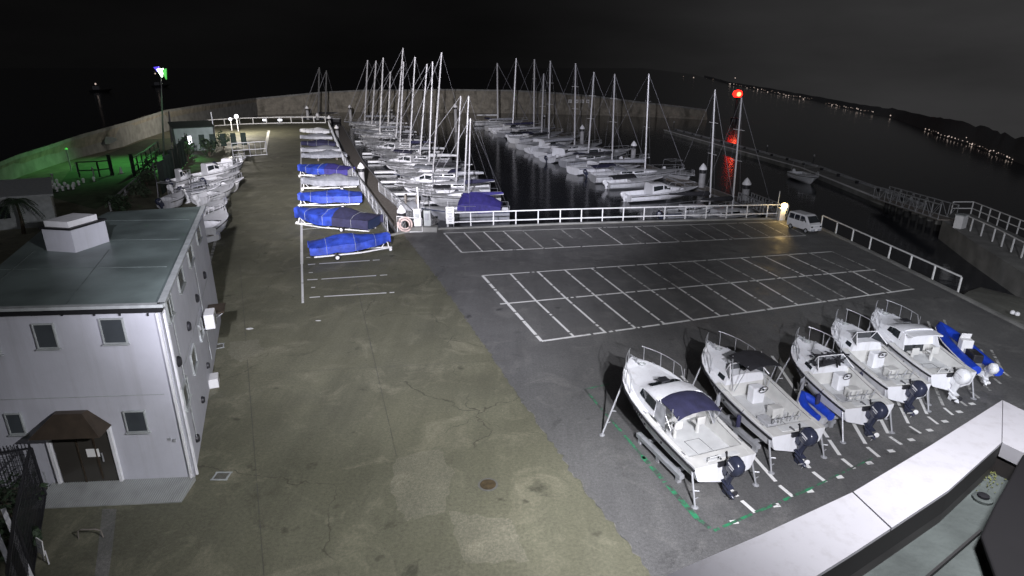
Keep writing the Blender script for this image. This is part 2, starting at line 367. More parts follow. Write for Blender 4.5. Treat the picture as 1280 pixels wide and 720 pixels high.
# sloping concrete apron right of the yard, down to the water
ap = [G(1199, 371), G(1212, 363, -1.0), G(1228, 358, -2.3), G(1300, 376, -2.3), G(1330, 400, -.4), G(1298, 421)]
mb = MB(); mb.add([Vector((p.x, p.y, p.z - .03)) for p in ap] , [list(range(6))])
for i in range(6):
    p, q = ap[i], ap[(i + 1) % 6]
    mb.add([p - Vector((0, 0, .03)), q - Vector((0, 0, .03)), Vector((q.x, q.y, -3)), Vector((p.x, p.y, -3))], [(0, 1, 2, 3)])
struct(mb.build('slipway', M['apron']))
# lawn
lw = [(62, 246), (92, 207), (140, 190), (182, 174.5), (222, 172), (228, 184), (196, 208), (152, 243), (120, 262)]
mb = MB(); mb.add([G(x, y) + Vector((0, 0, .006)) for x, y in lw], [list(range(len(lw)))])
struct(mb.build('lawn', M['lawn']))

# ------------------------------------------------------------------ painted lines
def stripe(mb, a, b, w=0.10, z=0.008):
    w = w * 1.2 if w >= .09 else w
    a = Vector(a); b = Vector(b); d = (b - a); d.z = 0; d.normalize(); s = Vector((-d.y, d.x, 0)) * w / 2
    mb.add([Vector((p.x, p.y, z)) for p in (a - s, b - s, b + s, a + s)], [(0, 1, 2, 3)])
def broken(mb, a, b, w, z, rs, gaps):
    a = Vector(a); b = Vector(b); t = 0.0
    cuts = [0] + sorted(rs.uniform(.06, .94) for _ in range(gaps)) + [1]
    L = (b - a).length
    for i in range(len(cuts) - 1):
        stripe(mb, lerp(a, b, cuts[i]) if i == 0 else lerp(a, b, cuts[i] + .08 / L), lerp(a, b, cuts[i + 1] - (.08 / L if i < len(cuts) - 2 else 0)), w, z)
rs = random.Random(11)
mb = MB(); worn = MB()
# upper strip of bays
TL, BL, TR, BR = G(555, 291.4), G(577, 315.6), G(972, 277.2), G(1007, 294.5)
broken(mb, TL, TR, .11, .008, rs, 6); broken(mb, BL, BR, .13, .008, rs, 8); broken(mb, TL, BL, .13, .012, rs, 2); 
n = 18
for i in range(1, n + 1):
    a, b = lerp(TL, TR, i / n), lerp(BL, BR, i / n)
    if i in (5, 9, 12): a = lerp(a, b, .55)
    if i in (6, 7): b = lerp(a, b, .55)
    broken(mb if i in (1, 2, 3, 8, 10) else worn, a, b, .11, .012, rs, 2)
# large double row
T2, B2, TR2, BR2 = G(603, 344.6), G(677, 426.6), G(1040, 314.6), G(1142, 361.3)
ML, MR = G(632, 379.6), G(1094, 337)
broken(mb, T2, TR2, .13, .008, rs, 9); broken(mb, B2, BR2, .15, .008, rs, 12); broken(mb, ML + (ML - MR).normalized() * .35, MR, .14, .010, rs, 14)
broken(mb, T2, B2, .16, .012, rs, 6); broken(worn, TR2, BR2, .10, .012, rs, 3)
n = 14
for i in range(1, n):
    a, m_, b = lerp(T2, TR2, i / n), lerp(ML, MR, i / n), lerp(B2, BR2, i / n)
    faint = rs.random() < .3 and i > 4
    broken(worn if faint else mb, a, m_, .12, .012, rs, 3)
    broken(worn if (i > 8 and rs.random() < .6) else mb, m_, b, .12, .012, rs, 3)
# boat bays by the building
e_short = [(944, 641), (991, 621), (1032.5, 603), (1068, 586), (1099, 571.5), (1127, 556), (1151, 542), (1172.5, 530.5), (1191, 519), (1208.5, 508), (1224, 498), (1238, 488.5), (1251, 480), (1263, 472)]
s_short = [(927, 626), (974, 607), (1016, 590), (1052.5, 573.6), (1084, 559), (1112, 546), (1137, 533), (1160, 521), (1180, 510), (1198, 500), (1214, 490), (1229, 481), (1242, 473), (1254, 465)]
s_long = [(779, 477), (852, 470), (905, 462), (965, 445), (1010, 432), (1050, 425), (1080, 415), (1110, 412), (1135, 405), (1160, 402), (1180, 400), (1200, 410), (1215, 412), (1228, 418)]
for i in range(14):
    a, b, c = G(*s_long[i]), G(*s_short[i]), G(*e_short[i]); d = (b - a).normalized()
    w = .12 if i < 6 else .10
    t0 = 0.45 if i in (11, 12, 13) else 0
    broken(mb if i < 8 else worn, lerp(a, b, t0), b - d * .22, w, .012, rs, 3); stripe(mb if i < 9 else worn, b, c, w, .012)
for (x, y) in [(917.7, 652.8), (970, 632), (1012, 614), (1049.4, 596.5), (1086.7, 579), (1114, 564), (1139, 550), (1162, 538), (1181, 527), (1199, 515), (1215, 505)]:
    p = G(x, y); stripe(mb, p - Vector((.13, .02, 0)), p + Vector((.13, .02, 0)), .15, .014)
# left trailer bays
stripe(mb, G(378.5, 379), G(377.3, 330), .12, .008); broken(mb, G(377.3, 330), G(376, 178), .17, .008, rs, 7)
for segs in ([(377, 287), (412, 284)], [(385, 331), (394, 330.2)], [(399, 329.8), (462, 325.8)], [(466, 325.5), (474.5, 325)], [(402, 349), (470, 344.6)], [(475, 344.3), (484, 343.7)], [(405, 370.8), (483, 366.3)], [(487, 366), (493, 365.6)],
             [(383, 322), (388, 321.8)], [(386, 341), (391, 340.8)], [(389, 359.5), (394, 359.3)], [(387, 372), (400, 371)], [(384, 350), (397, 349.3)]):
    stripe(mb, G(*segs[0]), G(*segs[1]), .13, .012)
# lane edge at left
broken(worn, G(262, 328), G(282, 255), .18, .008, rs, 3); broken(worn, G(282, 255), G(306, 196), .22, .008, rs, 4); stripe(mb, G(336, 163), G(331, 190), .45, .008)
struct(mb.build('bay_markings', M['line'])); struct(worn.build('worn_bay_markings', M['line_worn']))
mb = MB()
for a, b in zip(seam_w[8:-12], seam_w[9:-11]):
    if rs.random() < .8: stripe(mb, a, b, rs.uniform(.02, .06), .006)
struct(mb.build('worn_seam', M['seamline']))
mb = MB()
for a, b in (((440, 330), (505, 610)), ((300, 330), (330, 720)), ((265, 470), (640, 450))): broken(mb, G(*a), G(*b), .025, .0062, rs, 5)
struct(mb.build('ground_joints', M['joint_line']))
for pts_ in ([(492, 574), (548, 560), (566, 590), (556, 640), (505, 650), (488, 612)], [(288, 428), (322, 424), (330, 440), (300, 452), (284, 444)], [(560, 640), (640, 650), (660, 700), (580, 705)]):
    mb = MB(); q_ = sub([G(*p) for p in pts_ + pts_[:1]], 9)[:-1]; mb.add([p + Vector((rs.gauss(0, .05), rs.gauss(0, .05), .0072)) for p in q_], [list(range(len(q_)))]); struct(mb.build('ground_repair', M['repair']))
mb = MB()
broken(mb, G(731, 487), G(806, 574), .09, .016, rs, 4); broken(mb, G(803, 571), G(873, 650), .16, .016, rs, 3); broken(mb, G(870, 647), G(892, 664), .12, .018, rs, 1)
broken(mb, G(892, 664), G(1013, 611), .09, .016, rs, 5); broken(mb, G(1013, 611), G(1090, 573), .07, .016, rs, 4); stripe(mb, G(731, 487), G(762, 480), .06, .016)
struct(mb.build('green_bay_markings', M['green_line']))
# repair patches in the old surface
mb = MB()
for c, sx, sy in (((312, 411), .22, .16), ((398, 401), .2, .09), ((470, 632), .9, 0.5)):
    p = G(*c); k = []
    for j in range(9):
        a = j / 9 * 2 * PI; k.append(p + Vector((math.cos(a) * sx * rs.uniform(.7, 1.1), math.sin(a) * sy * rs.uniform(.7, 1.1), .009)))
    if c[0] != 470: mb.add(k, [list(range(9))])
struct(mb.build('ground_patches', M['line']))

# ------------------------------------------------------------------ fences
def post_fence(name, label, cat, px, h, spacing, material, rails=(1.0,), post_w=.09, z=0.0, group=None, mids=(), rail_w=None, verts_panel=0, vw=.035, pts=None, posts_px=None):
    P = pts or [G(x, y, z) for x, y in px]
    loc = P[0].copy(); root = thing(name, label, cat, loc, 0, group)
    rel = [p - loc for p in P]
    rw = rail_w or post_w
    for k in rails:
        r = MB(); R = [[p + Vector((dx, dy, h * k - rw / 2 + dz)) for dx, dy, dz in ((-rw / 2, -rw / 2, -rw / 2), (rw / 2, rw / 2, -rw / 2), (rw / 2, rw / 2, rw / 2), (-rw / 2, -rw / 2, rw / 2))] for p in rel]
        r.loft(R); r.build('rail', material, root)
    if verts_panel:
        for a, b in zip(rel, rel[1:]):
            nb = max(1, round((b - a).length / spacing))
            for q in range(nb):
                v = MB(); a2, b2 = lerp(a, b, q / nb), lerp(a, b, (q + 1) / nb); n = max(2, round((b2 - a2).length / verts_panel))
                for i in range(1, n): p = lerp(a2, b2, i / n); v.bar(p + Vector((0, 0, .12)), p + Vector((0, 0, h - .1)), vw, vw)
                v.build('picket_panel', material, root)
    for a, b in zip(rel, rel[1:]):
        n = max(1, round((b - a).length / spacing))
        for i in range(n + (1 if b is rel[-1] else 0)):
            p = lerp(a, b, i / n); m_ = MB(); m_.box(p + Vector((0, 0, (h - rw) / 2)), (post_w, post_w, h - rw)); m_.build('post', material, root)
    return root
post_fence('quay_fence', 'white post and rail fence along the quay edge between ticket boxes and warm lamp', 'fence', [(560, 283.5), (700, 278.6), (830, 275), (983, 271.8)], 1.35, 1.55 * 1.3, M['white'], rails=(1.0, .35), post_w=.10)
post_fence('quay_fence', 'white post and rail fence sloping down the right quay past the van', 'fence', [(1026, 284), (1110, 324.5), (1197, 366)], 1.15, 2.3, M['white'], rails=(1.0,), post_w=.085)
post_fence('quay_fence', 'low white railing across the far end of the lane before the sea wall', 'fence', [(228, 164), (262, 158), (300, 155.5), (350, 154), (407, 153.6)], 1.6, 3.2, M['white'], rails=(1.0, .1), post_w=.17)
post_fence('walkway_railing', 'pale grey picket railing between the trailer bays and pontoon walkway', 'railing', [(411, 158), (430, 205), (485, 291)], 1.5, 3.4, M['galv'], rails=(1.0, .12), post_w=.08, verts_panel=1.0, vw=.028)
post_fence('walkway_railing', 'pale grey railing of the ramp beside the life ring', 'railing', [(474, 240), (500, 262), (527, 289)], 1.2, 3.0, M['galv'], rails=(1.0, .12), post_w=.06, verts_panel=.6, vw=.025)
post_fence('bar_gate', 'grey barred gate standing across the far part of the lane', 'gate', [(292, 197), (334, 194)], 2.3, 3.0, M['galv'], rails=(1.0, .5, .08), post_w=.10, verts_panel=.75)

# floating walkway behind the railing (left marina row)
def pontoon(name, label, px, w, z=-1.75, group=None, th=.5, material=None):
    P = [G(x, y, z) for x, y in px]; loc = P[0].copy(); root = thing(name, label, 'pontoon', loc, 0, group)
    d = MB(); rb = MB()
    for a, b in zip(P, P[1:]):
        a = a - loc; b = b - loc; dn = (b - a).normalized(); s = Vector((-dn.y, dn.x, 0)) * w / 2
        d.bar(a - Vector((0, 0, th / 2)), b - Vector((0, 0, th / 2)), w, th)
        for k in (-1, 1): rb.bar(a + s * k * 1.01 - Vector((0, 0, .05)), b + s * k * 1.01 - Vector((0, 0, .05)), .14, .16)
    d.build('deck', material or M['wood'], root); rb.build('fender_strip', M['galv'], root)
    return root
pontoon('pontoon_walkway', 'long dark pontoon walkway beside the picket railing', [(423, 158), (446, 205), (520, 300)], 2.4)
pontoon('pontoon_walkway', 'dark pontoon walkway behind the right row of moored boats', [(640, 152), (700, 168), (790, 201), (900, 243), (960, 262)], 2.0)

# ------------------------------------------------------------------ sea wall
bp = [(-90, 266, 240), (15, 223, 196), (60, 208, 182), (90, 199, 171.5), (142, 186, 157), (162, 178, 151.5), (205, 164, 138), (250, 153, 131), (320, 144, 122.5), (400, 141, 115), (450, 140, 112.5), (560, 141, 111.5), (640, 141.5, 112.5), (700, 143, 116), (745, 144, 120), (800, 146, 127), (850, 148, 132.5), (884, 150, 137)]
root = thing('sea_wall', 'high stained concrete sea wall curving behind the whole marina', 'wall', G(450, 140, WATER))
o0 = root.location.copy(); rings = []; cap = []
for x, yb, yt in bp:
    z0 = 0 if x < 300 else WATER
    b = G(x, yb, z0); t = PY(x, yt, b.y); h = t.z
    out = Vector((b.x * .5, b.y, 0)).normalized()
    b0 = Vector((b.x, b.y, -4))
    ledge = lerp(b, t, .18)
    rings.append([b0 - o0, Vector((b.x, b.y, ledge.z)) - o0, Vector((b.x, b.y, ledge.z)) + out * .7 - o0, Vector((t.x, t.y, h - .5)) + out * .7 - o0])
    c0 = Vector((t.x, t.y, h)); cap.append([c0 - o0 - Vector((0, 0, .5)) + out * .45, c0 - o0 + out * .45, c0 + out * 3.2 - o0, c0 + out * 3.2 - o0 + Vector((0, 0, -6))])
mb = MB(); mb.loft(rings, False); mb.build('wall_face', M['seawall'], root)
mb = MB(); mb.loft(cap, False); mb.build('wall_cap', M['concrete'], root)
# six square panels on the sea wall
for i, x in enumerate((712.5, 720.5, 727.5, 735, 742, 748.5)):
    b = G(x, 143.6, WATER); c = PY(x, 126.6, b.y - .1)
    r = thing('wall_sign', 'small pale square character panel, %s of six in a row on the sea wall' % ordn(i), 'sign', c, .12, 'row of square panels on the sea wall')
    m_ = MB(); m_.box((0, 0, 0), (1.25, .12, 1.1)); m_.build('panel', M['paper'], r)
    m_ = MB()
    for k, (a, bb, w, hh) in enumerate([(0, .2, .7, .12), (0, -.2, .7, .12), (-.3, 0, .12, .6), (.25, 0, .12, .6), (0, 0, .5, .1)][i % 2: i % 2 + 4]): m_.box((a, -.07, bb), (w, .03, hh))
    m_.build('lettering', M['ink'], r)
b = G(132, 188); c = PY(132, 175.5, b.y - .3)
r = thing('oval_sign', 'white oval plate mounted on the dark left stretch of sea wall', 'sign', c, .9)
m_ = MB(); m_.loft([[Vector((1.75 * math.cos(a), y, .62 * math.sin(a))) for a in [j / 20 * 2 * PI for j in range(20)]] for y in (-.05, .05)]); m_.build('plate', M['white'], r)

# ------------------------------------------------------------------ office building
HB = 6.75
A = G(243.5, 600)
A = Vector((A.x, A.y, 0))
roofR = G(203.5, 374, HB); roofL = G(0, 386, HB)
fd = Vector((roofL.x - roofR.x, roofL.y - roofR.y, 0)).normalized(); bL_ = G(70, 597.5); fd = (fd + 1.2 * Vector((bL_.x - A.x, bL_.y - A.y, 0)).normalized()).normalized()   # along the front wall, to the left
Bk = G(253, 255, HB); sd = Vector((Bk.x - A.x, Bk.y - A.y, 0)).normalized() # along the side wall, away
fn = Vector((fd.y, -fd.x, 0)); fn = fn if fn.y < 0 else -fn
sn = Vector((sd.y, -sd.x, 0)); sn = sn if sn.x > 0 else -sn
Ls = (G(253, 258, HB) - Vector((A.x, A.y, HB))).dot(sd)
B = A + sd * Ls; LF = A + fd * 13
rfx = lambda x, y: G(x, y, HB)
back = [rfx(135, 265), rfx(110, 277), rfx(80, 309), rfx(54, 286), rfx(0, 331)]
foot = [A, B] + [Vector((p.x, p.y, 0)) for p in back] + [LF]
off = thing('office_building', 'pale two storey marina office with flat dark roof at left', 'building', A)
rel = [p - A for p in foot]
mb = MB(); mb.prism([(p.x, p.y) for p in rel], 0, HB - .22); mb.build('wall', M['wall'], off)
def outset(k):
    o = [A + (sn + fn) * k * .8 - A, B + sn * k - A + sd * k * .3] + [p - A for p in foot[2:-1]] + [LF + fn * k - A]
    return [(p.x, p.y) for p in o]
mb = MB(); mb.prism(outset(.16), HB - .22, HB - .08); mb.build('fascia', M['fascia'], off)
mb = MB(); mb.prism(outset(.10), HB - .08, HB); roof = mb.build('roof', M['roofm'], off)
mb = MB()
ga, gb, gc = A + (sn + fn) * .14 - A, B + sn * .14 - A, LF + fn * .14 - A
z = Vector((0, 0, HB + .03)); mb.bar(ga + z, gb + z, .22, .10); mb.bar(ga + z - fd * .1, gc + z, .22, .10); mb.build('eaves_trim', M['gutter'], off)
mb = MB(); z = Vector((0, 0, HB + .006))
for t in (.28, .55, .8): 
    p = lerp(Vector((0, 0, 0)), B - A, t); mb.bar(p + z - sn * .3, p + z + fd * (9 if t < .5 else 6.5), .03, .010)
for t in (3.0, 6.0): mb.bar(fd * t + z - fn * .3, fd * t + z + sd * 7, .03, .010)
mb.build('seams', M['roofseam'], roof)
# roof vent box
v0, v1, v2 = G(95, 316, HB), G(137, 302, HB), G(77, 309, HB)
vu = (v1 - v0); wv = vu.length; vu.normalize(); vn = Vector((-vu.y, vu.x, 0))
vb = thing('roof_vent', 'white box with raised cap standing on the office roof', 'roof box', v0 + Vector((0, 0, .003)), math.atan2(vu.y, vu.x))
hv = PY(95, 288, v0.y).z - HB
mb = MB(); mb.box((wv / 2, .7, hv / 2), (wv, 1.4, hv)); mb.build('housing', M['wall'], vb)
mb = MB(); mb.box((wv / 2, .7, hv + .04), (wv + .12, 1.5, .08)); mb.build('rim', M['fascia'], vb)
mb = MB(); mb.box((wv / 2 - .08, .7, hv + .2), (wv - .3, 1.15, .24)); mb.build('lid', M['trim'], vb)
# windows
def wall_window(quad_px, p0, n, along, name='window'):
    q = [PP(x, y, p0, n) for x, y in quad_px]
    us = [(p - A).dot(along) for p in q]; zs = [p.z for p in q]
    u0, u1 = min(us[0], us[3]) * .5 + max(us[0], us[3]) * .5, min(us[1], us[2]) * .5 + max(us[1], us[2]) * .5
    u0, u1 = sorted((u0, u1)); z1 = (zs[0] + zs[1]) / 2; z0 = (zs[2] + zs[3]) / 2
    rz = math.atan2(along.y, along.x)
    c = along * ((u0 + u1) / 2) + n * .02
    w = u1 - u0; h = z1 - z0
    fr = MB(); t = .04; M_ = Matrix.Translation(c) @ Matrix.Rotation(rz, 4, 'Z')
    for cc, ss in (((0, 0, z0), (w + t, .12, t)), ((0, 0, z1), (w + t, .12, t)), ((-w / 2, 0, (z0 + z1) / 2), (t, .11, h - t)), ((w / 2, 0, (z0 + z1) / 2), (t, .11, h - t)), ((0, 0, z0 - .05), (w + .12, .18, .035))):
        fr.box(cc, ss)
    fr.v = [M_ @ v for v in fr.v]
    f = fr.build(name, M['gutter'], off)
    g = MB(); g.box((0, 0, (z0 + z1) / 2), (w - t * .6, .05, h - t * .6)); g.v = [M_ @ v for v in g.v]; g.build('pane', M['pane'], f)
    m2 = MB(); m2.box((0, 0, (z0 + z1) / 2), (.03, .07, h - t)); m2.v = [M_ @ v for v in m2.v]
    return f
for q in ([(43, 405), (68, 404), (73, 433), (48, 435)], [(126, 399), (154, 397), (159, 427), (131, 429)], [(7, 517), (26, 516), (33, 540), (15, 542)], [(154, 514), (180, 513), (187, 538), (162, 539)], [(-18, 414), (-6, 413), (1, 441), (-12, 443)]):
    wall_window(q, A, fn, fd)
for q in ([(206.5, 369), (213, 363), (214, 398), (208, 405)], [(220, 335), (227, 329), (228, 359), (222, 367)], [(233, 308), (239, 302), (240, 327), (235, 334)], [(243.5, 283), (248.5, 278), (249.5, 300), (245.5, 306)],
          [(226, 478), (233, 472), (236, 503), (229, 511)], [(237, 435), (242.5, 430), (244.5, 461), (239, 468)], [(246.5, 402), (250.5, 397), (252.5, 420), (249, 425)]):
    wall_window(q, A, sn, sd)
def disc_on(px, py, r, name='vent_cowl'):
    p = PP(px, py, A, sn) - A; m_ = MB(); rz = math.atan2(sn.y, sn.x)
    Mx = Matrix.Translation(p) @ Matrix.Rotation(rz, 4, 'Z') @ Matrix.Rotation(PI / 2, 4, 'Y')
    m_.lathe([(r, -.02), (r, .06), (r * .75, .12), (r * .2, .13)]); m_.v = [Mx @ v for v in m_.v]; m_.build(name, M['dark'], off, smooth=True)
for x, y, r in ((222, 452, .2), (234.5, 408, .2), (245, 373, .2), (254.5, 344, .2), (245, 548, .17), (252, 500, .15), (258.5, 457, .15)): disc_on(x, y, r)
mb = MB(); c = (sn + fn) * .06
mb.bar(c + fn * .02 + fd * .12 + Vector((0, 0, .05)), c + fn * .02 + fd * .12 + Vector((0, 0, HB - .25)), .07); mb.bar(sn * .07 + sd * .25 + Vector((0, 0, .05)), sn * .07 + sd * .25 + Vector((0, 0, HB - .25)), .07); mb.build('downpipe', M['trim'], off)
mb = MB(); q = PP(212, 549, A, fn) - A
for dx, dz in ((0, 0), (.16, -.05)): mb.box(q + fd * -dx + fn * .015 + Vector((0, 0, dz)), (.10, .03, .12), rz=math.atan2(fd.y, fd.x))
mb.build('meter_plate', M['galv'], off)
mb = MB()
for px_ in (40, 78, 118, 150, 185): q = PP(px_, 392, A, fn) - A; mb.box(q + fn * .03 + Vector((0, 0, -.02)), (.05, .06, .08), rz=math.atan2(fd.y, fd.x))
mb.build('soffit_vents', M['dark'], off)
mb = MB(); mb.bar(fn * .012 + fd * .4 + Vector((0, 0, HB * .52)), fn * .012 + fd * 13 + Vector((0, 0, HB * .52)), .012, .02); mb.bar(sn * .012 + sd * .4 + Vector((0, 0, HB * .52)), sn * .012 + sd * (Ls - .2) + Vector((0, 0, HB * .52)), .012, .02); mb.build('wall_joint', M['gutter'], off)
for u_ in (1.6, 9): mb = MB(); mb.tube([sn * .05 + sd * u_ + Vector((0, 0, HB - .3)), sn * .05 + sd * (u_ + .02) + Vector((0, 0, .6))], .018, 5); mb.build('cable_run', M['gutter'], off)
# porch: canopy, door, jambs
pr = lambda x, y: PP(x, y, A, fn) - A
d0, d1 = pr(78, 597), pr(151, 597); dt = pr(62, 545)
u0, u1 = d0.dot(fd), d1.dot(fd); hd = 2.3
rz = math.atan2(-fd.y, -fd.x)
Mx = Matrix.Translation(fd * ((u0 + u1) / 2)) @ Matrix.Rotation(rz, 4, 'Z'); w = abs(u1 - u0)
mb = MB(); mb.box((0, -.03, hd / 2), (w - .1, .05, hd)); mb.v = [Mx @ v for v in mb.v]; door = mb.build('door', M['doorglass'], off)
mb = MB(); mb.box((-.15, -.07, hd / 2), (.04, .03, hd)); mb.box((w * .22, -.07, hd * .55), (.05, .04, hd * .85)); mb.v = [Mx @ v for v in mb.v]; mb.build('frame', M['bronze'], door)
mb = MB(); mb.box((.32, -.075, 1.35), (.42, .012, .32)); mb.v = [Mx @ v for v in mb.v]; nt_ = mb.build('notice', M['paper'], door)
mb = MB(); mb.tube([(.62, -.1, 1.0), (.62, -.1, 1.35)], .025); mb.v = [Mx @ v for v in mb.v]; mb.build('handle', M['steel'], door)
for s in (-1, 1):
    mb = MB(); mb.box((s * (w / 2 + .06), -.05, hd / 2 + .05), (.1, .14, hd + .1)); mb.v = [Mx @ v for v in mb.v]; mb.build('door_jamb', M['trim'], off)
mb = MB()
cz = hd + .10; x0 = w / 2 + .16; dp = .78
base = [(-x0, -.02, cz), (x0, -.02, cz), (x0, -dp, cz - .02), (-x0, -dp, cz - .02)]; topq = [(-x0 * .48, -.02, cz + .62), (x0 * .42, -.02, cz + .62), (x0 * .36, -.26, cz + .62), (-x0 * .44, -.26, cz + .62)]
mb.add(base + topq, [(0, 1, 2, 3), (7, 6, 5, 4), (3, 2, 6, 7), (0, 3, 7, 4), (2, 1, 5, 6), (1, 0, 4, 5)]); mb.v = [Mx @ v for v in mb.v]
mb.build('canopy', M['bronze'], off)
# ramp in front of the door
r0, r1, r2 = G(70, 625), G(245, 629), G(243, 600)
ru = Vector((-(fd.x), -(fd.y), 0)); 
root = thing('entrance_ramp', 'ribbed grey plate ramp along the foot of the office front', 'ramp', A + fn * .02)
uL = (G(75, 600) - A).dot(fd); dep = (G(200, 628) - G(200, 600)).length * .88
Mx = Matrix.Rotation(rz, 4, 'Z')
mb = MB(); mb.add([(-uL, 0, .0), (.05, 0, 0), (.05, -dep, 0), (-uL, -dep, 0), (-uL, 0, .16), (.05, 0, .16), (.05, -dep, .03), (-uL, -dep, .03)], [(3, 2, 1, 0), (4, 5, 6, 7), (0, 1, 5, 4), (1, 2, 6, 5), (2, 3, 7, 6), (3, 0, 4, 7)])
mb.v = [Mx @ v for v in mb.v]; mb.build('plate', M['tread'], root)
mb = MB(); n = 64
for i in range(n):
    x = -uL + (i + .5) * (uL + .05) / n; mb.bar((x, -.02, .168), (x, -dep + .02, .038), .018, .010)
mb.v = [Mx @ v for v in mb.v]; mb.build('ribs', M['gutter'], root)
# side door: canopy, AC unit, rails
def on_side(px, py, out=0.0): return PP(px, py, A + sn * out, sn)
p = on_side(252, 397); ac = thing('air_conditioner', 'white air conditioner unit bracketed on the office side wall', 'air conditioner', p + sn * .35 + Vector((0, 0, -.45)), math.atan2(sd.y, sd.x))
mb = MB(); mb.box((0, 0, .35), (.95, .42, .7)); mb.build('casing', M['white'], ac, bevel=.02)
mb = MB(); mb.lathe([(.26, 0), (.26, .02), (.1, .03)], n=16); Mx = Matrix.Translation((-.1, -.215, .35)) @ Matrix.Rotation(PI / 2, 4, 'X'); mb.v = [Mx @ v for v in mb.v]; mb.build('fan_grille', M['grate'], ac)
mb = MB(); mb.bar((-.4, .02, -.02), (.4, .02, -.02), .05); mb.bar((-.3, .35, -.02), (-.3, -.2, -.02), .05); mb.bar((.3, .35, -.02), (.3, -.2, -.02), .05); mb.build('bracket', M['galv'], ac)
p = on_side(256, 385); cn = thing('side_canopy', 'dark flat canopy over the office side door', 'canopy', Vector((p.x, p.y, 2.5)), math.atan2(sd.y, sd.x))
mb = MB(); mb.box((.6, -.42, .04), (1.3, .8, .08)); mb.build('roof_sheet', M['bronze'], cn); mb = MB(); mb.bar((.0, -.05, -.5), (.0, -.75, 0), .04); mb.build('support', M['galv'], cn)
p = G(259, 405); dr = thing('door_screen', 'pale metal screen standing by the office side door', 'screen', p, math.atan2(sd.y, sd.x))
mb = MB()
for x in (-1.2, 0, 1.2): mb.bar((x, 0, 0), (x, 0, 1.7), .06)
for z_ in (.1, .9, 1.68): mb.bar((-1.2, 0, z_), (1.2, 0, z_), .05)
mb.build('frame', M['galv'], dr); mb = MB(); mb.box((0, .01, .9), (2.3, .015, 1.5)); mb.build('mesh_panel', M['gutter'], dr)
p = G(267, 481); tag(MB().box((0, 0, .22), (.5, .75, .44), rz=.4).build('storage_box', M['white'], bevel=.02), 'small white box on the ground against the office side wall', 'box').location = p
def grate(px, py, w, d, label, rz=0.0):
    r = thing('drain_grate', label, 'drain', G(px, py) + Vector((0, 0, .010)), rz); m_ = MB()
    for cx, cy, sx, sy in ((0, d / 2, w + .1, .06), (0, -d / 2, w + .1, .06), (w / 2, 0, .06, d - .06), (-w / 2, 0, .06, d - .06)): m_.box((cx, cy, 0.008), (sx, sy, .02))
    m_.build('frame', M['gutter'], r); m_ = MB()
    for i in range(8): m_.box((-w / 2 + (i + .5) * w / 8, 0, .004), (w / 16, d - .06, .012))
    m_.build('bars', M['grate'], r)
grate(277, 595.5, .50, .42, 'square pale framed drain grate on the ground near the office corner')
grate(273, 433, .5, .55, 'pale framed drain beside the office side door', .4)
r = thing('manhole_cover', 'round rusty manhole cover in the middle of the old yard surface', 'manhole cover', G(610, 606) + Vector((0, 0, .004)))
MB().lathe([(.36, 0), (.36, .012), (.29, .014)], n=28).build('ring', M['grate'], r); m_ = MB(); m_.lathe([(.285, 0.002), (.285, .018)], n=28)
for a in range(-3, 4): m_.box((0, a * .07, .02), (2 * math.sqrt(.27 ** 2 - (a * .07) ** 2), .03, .008))
m_.build('lid', M['rust'], r)

# ------------------------------------------------------------------ boats
def hull_fn(L, B, z0, hs, hb, full=2.4, chine=.3, tr=.92, rake=.16, tip=.985):
    def w(s): return B / 2 * (lerp(tr, 1, s / .45) if s < .45 else max(.025, 1 - ((s - .45) / .55) ** full * tip))
    def zs(s): return z0 + hs + (hb - hs) * s ** 1.6
    def zk(s): return z0 + (0 if s < .6 else ((s - .6) / .4) ** 2.2 * hb * .60)
    def sec(s):
        W = w(s); Z = zs(s); K = zk(s); wc = W * lerp(.86, .34, s ** 2.5); zc = min(K + chine + .2 * s * s, Z - .1)
        X = L * s; rk = lambda l: X - rake * L * s ** 4 * (1 - l)
        side = [(rk(1), W, Z), (rk(.95), W * .995, Z - .10), (rk(.6), lerp(wc, W, .62), lerp(zc, Z, .5)), (rk(.3), wc, zc), (rk(.28), wc * .93, zc - .04)]
        return [Vector(p) for p in side] + [Vector((rk(0), 0, K))] + [Vector((a, -b, c)) for a, b, c in side[::-1]]
    return w, zs, zk, sec
SS = [0, .08, .18, .3, .42, .54, .64, .73, .81, .88, .94, .98, 1.0]
def make_hull(root, L, B, z0, hs, hb, mh, mrub, full=2.4, chine=.3, tr=.92, rake=.16, name='hull', smooth=True, tip=.985):
    w, zs, zk, sec = hull_fn(L, B, z0, hs, hb, full, chine, tr, rake, tip)
    m_ = MB(); R = [sec(s) for s in SS]; m_.loft(R, False); m_.add(R[0], [list(range(len(R[0])))])
    h = m_.build(name, mh, root, smooth)
    if mrub:
        for k in (1, -1):
            m_ = MB(); m_.tube([Vector((L * s, k * (w(s) + .008), zs(s) - .10)) for s in SS], .042 if L < 8.5 else .06, 5); m_.build('rub_rail', mrub, root)
    return w, zs, sec
def cabin_loft(secs, n=3):
    rings = []
    for x, hb, ht, zb, zt in secs:
        e = zt - zb
        half = [(hb, zb), (lerp(hb, ht, .5), zb + e * .52), (lerp(hb, ht, .82), zb + e * .86), (ht * .84, zt - .015), (ht * .4, zt + .035 * min(1, e * 2))]
        rings.append([Vector((x, y, z)) for y, z in half] + [Vector((x, -y, z)) for y, z in half[::-1]])
    m_ = MB(); m_.loft(rings, True, True); return m_
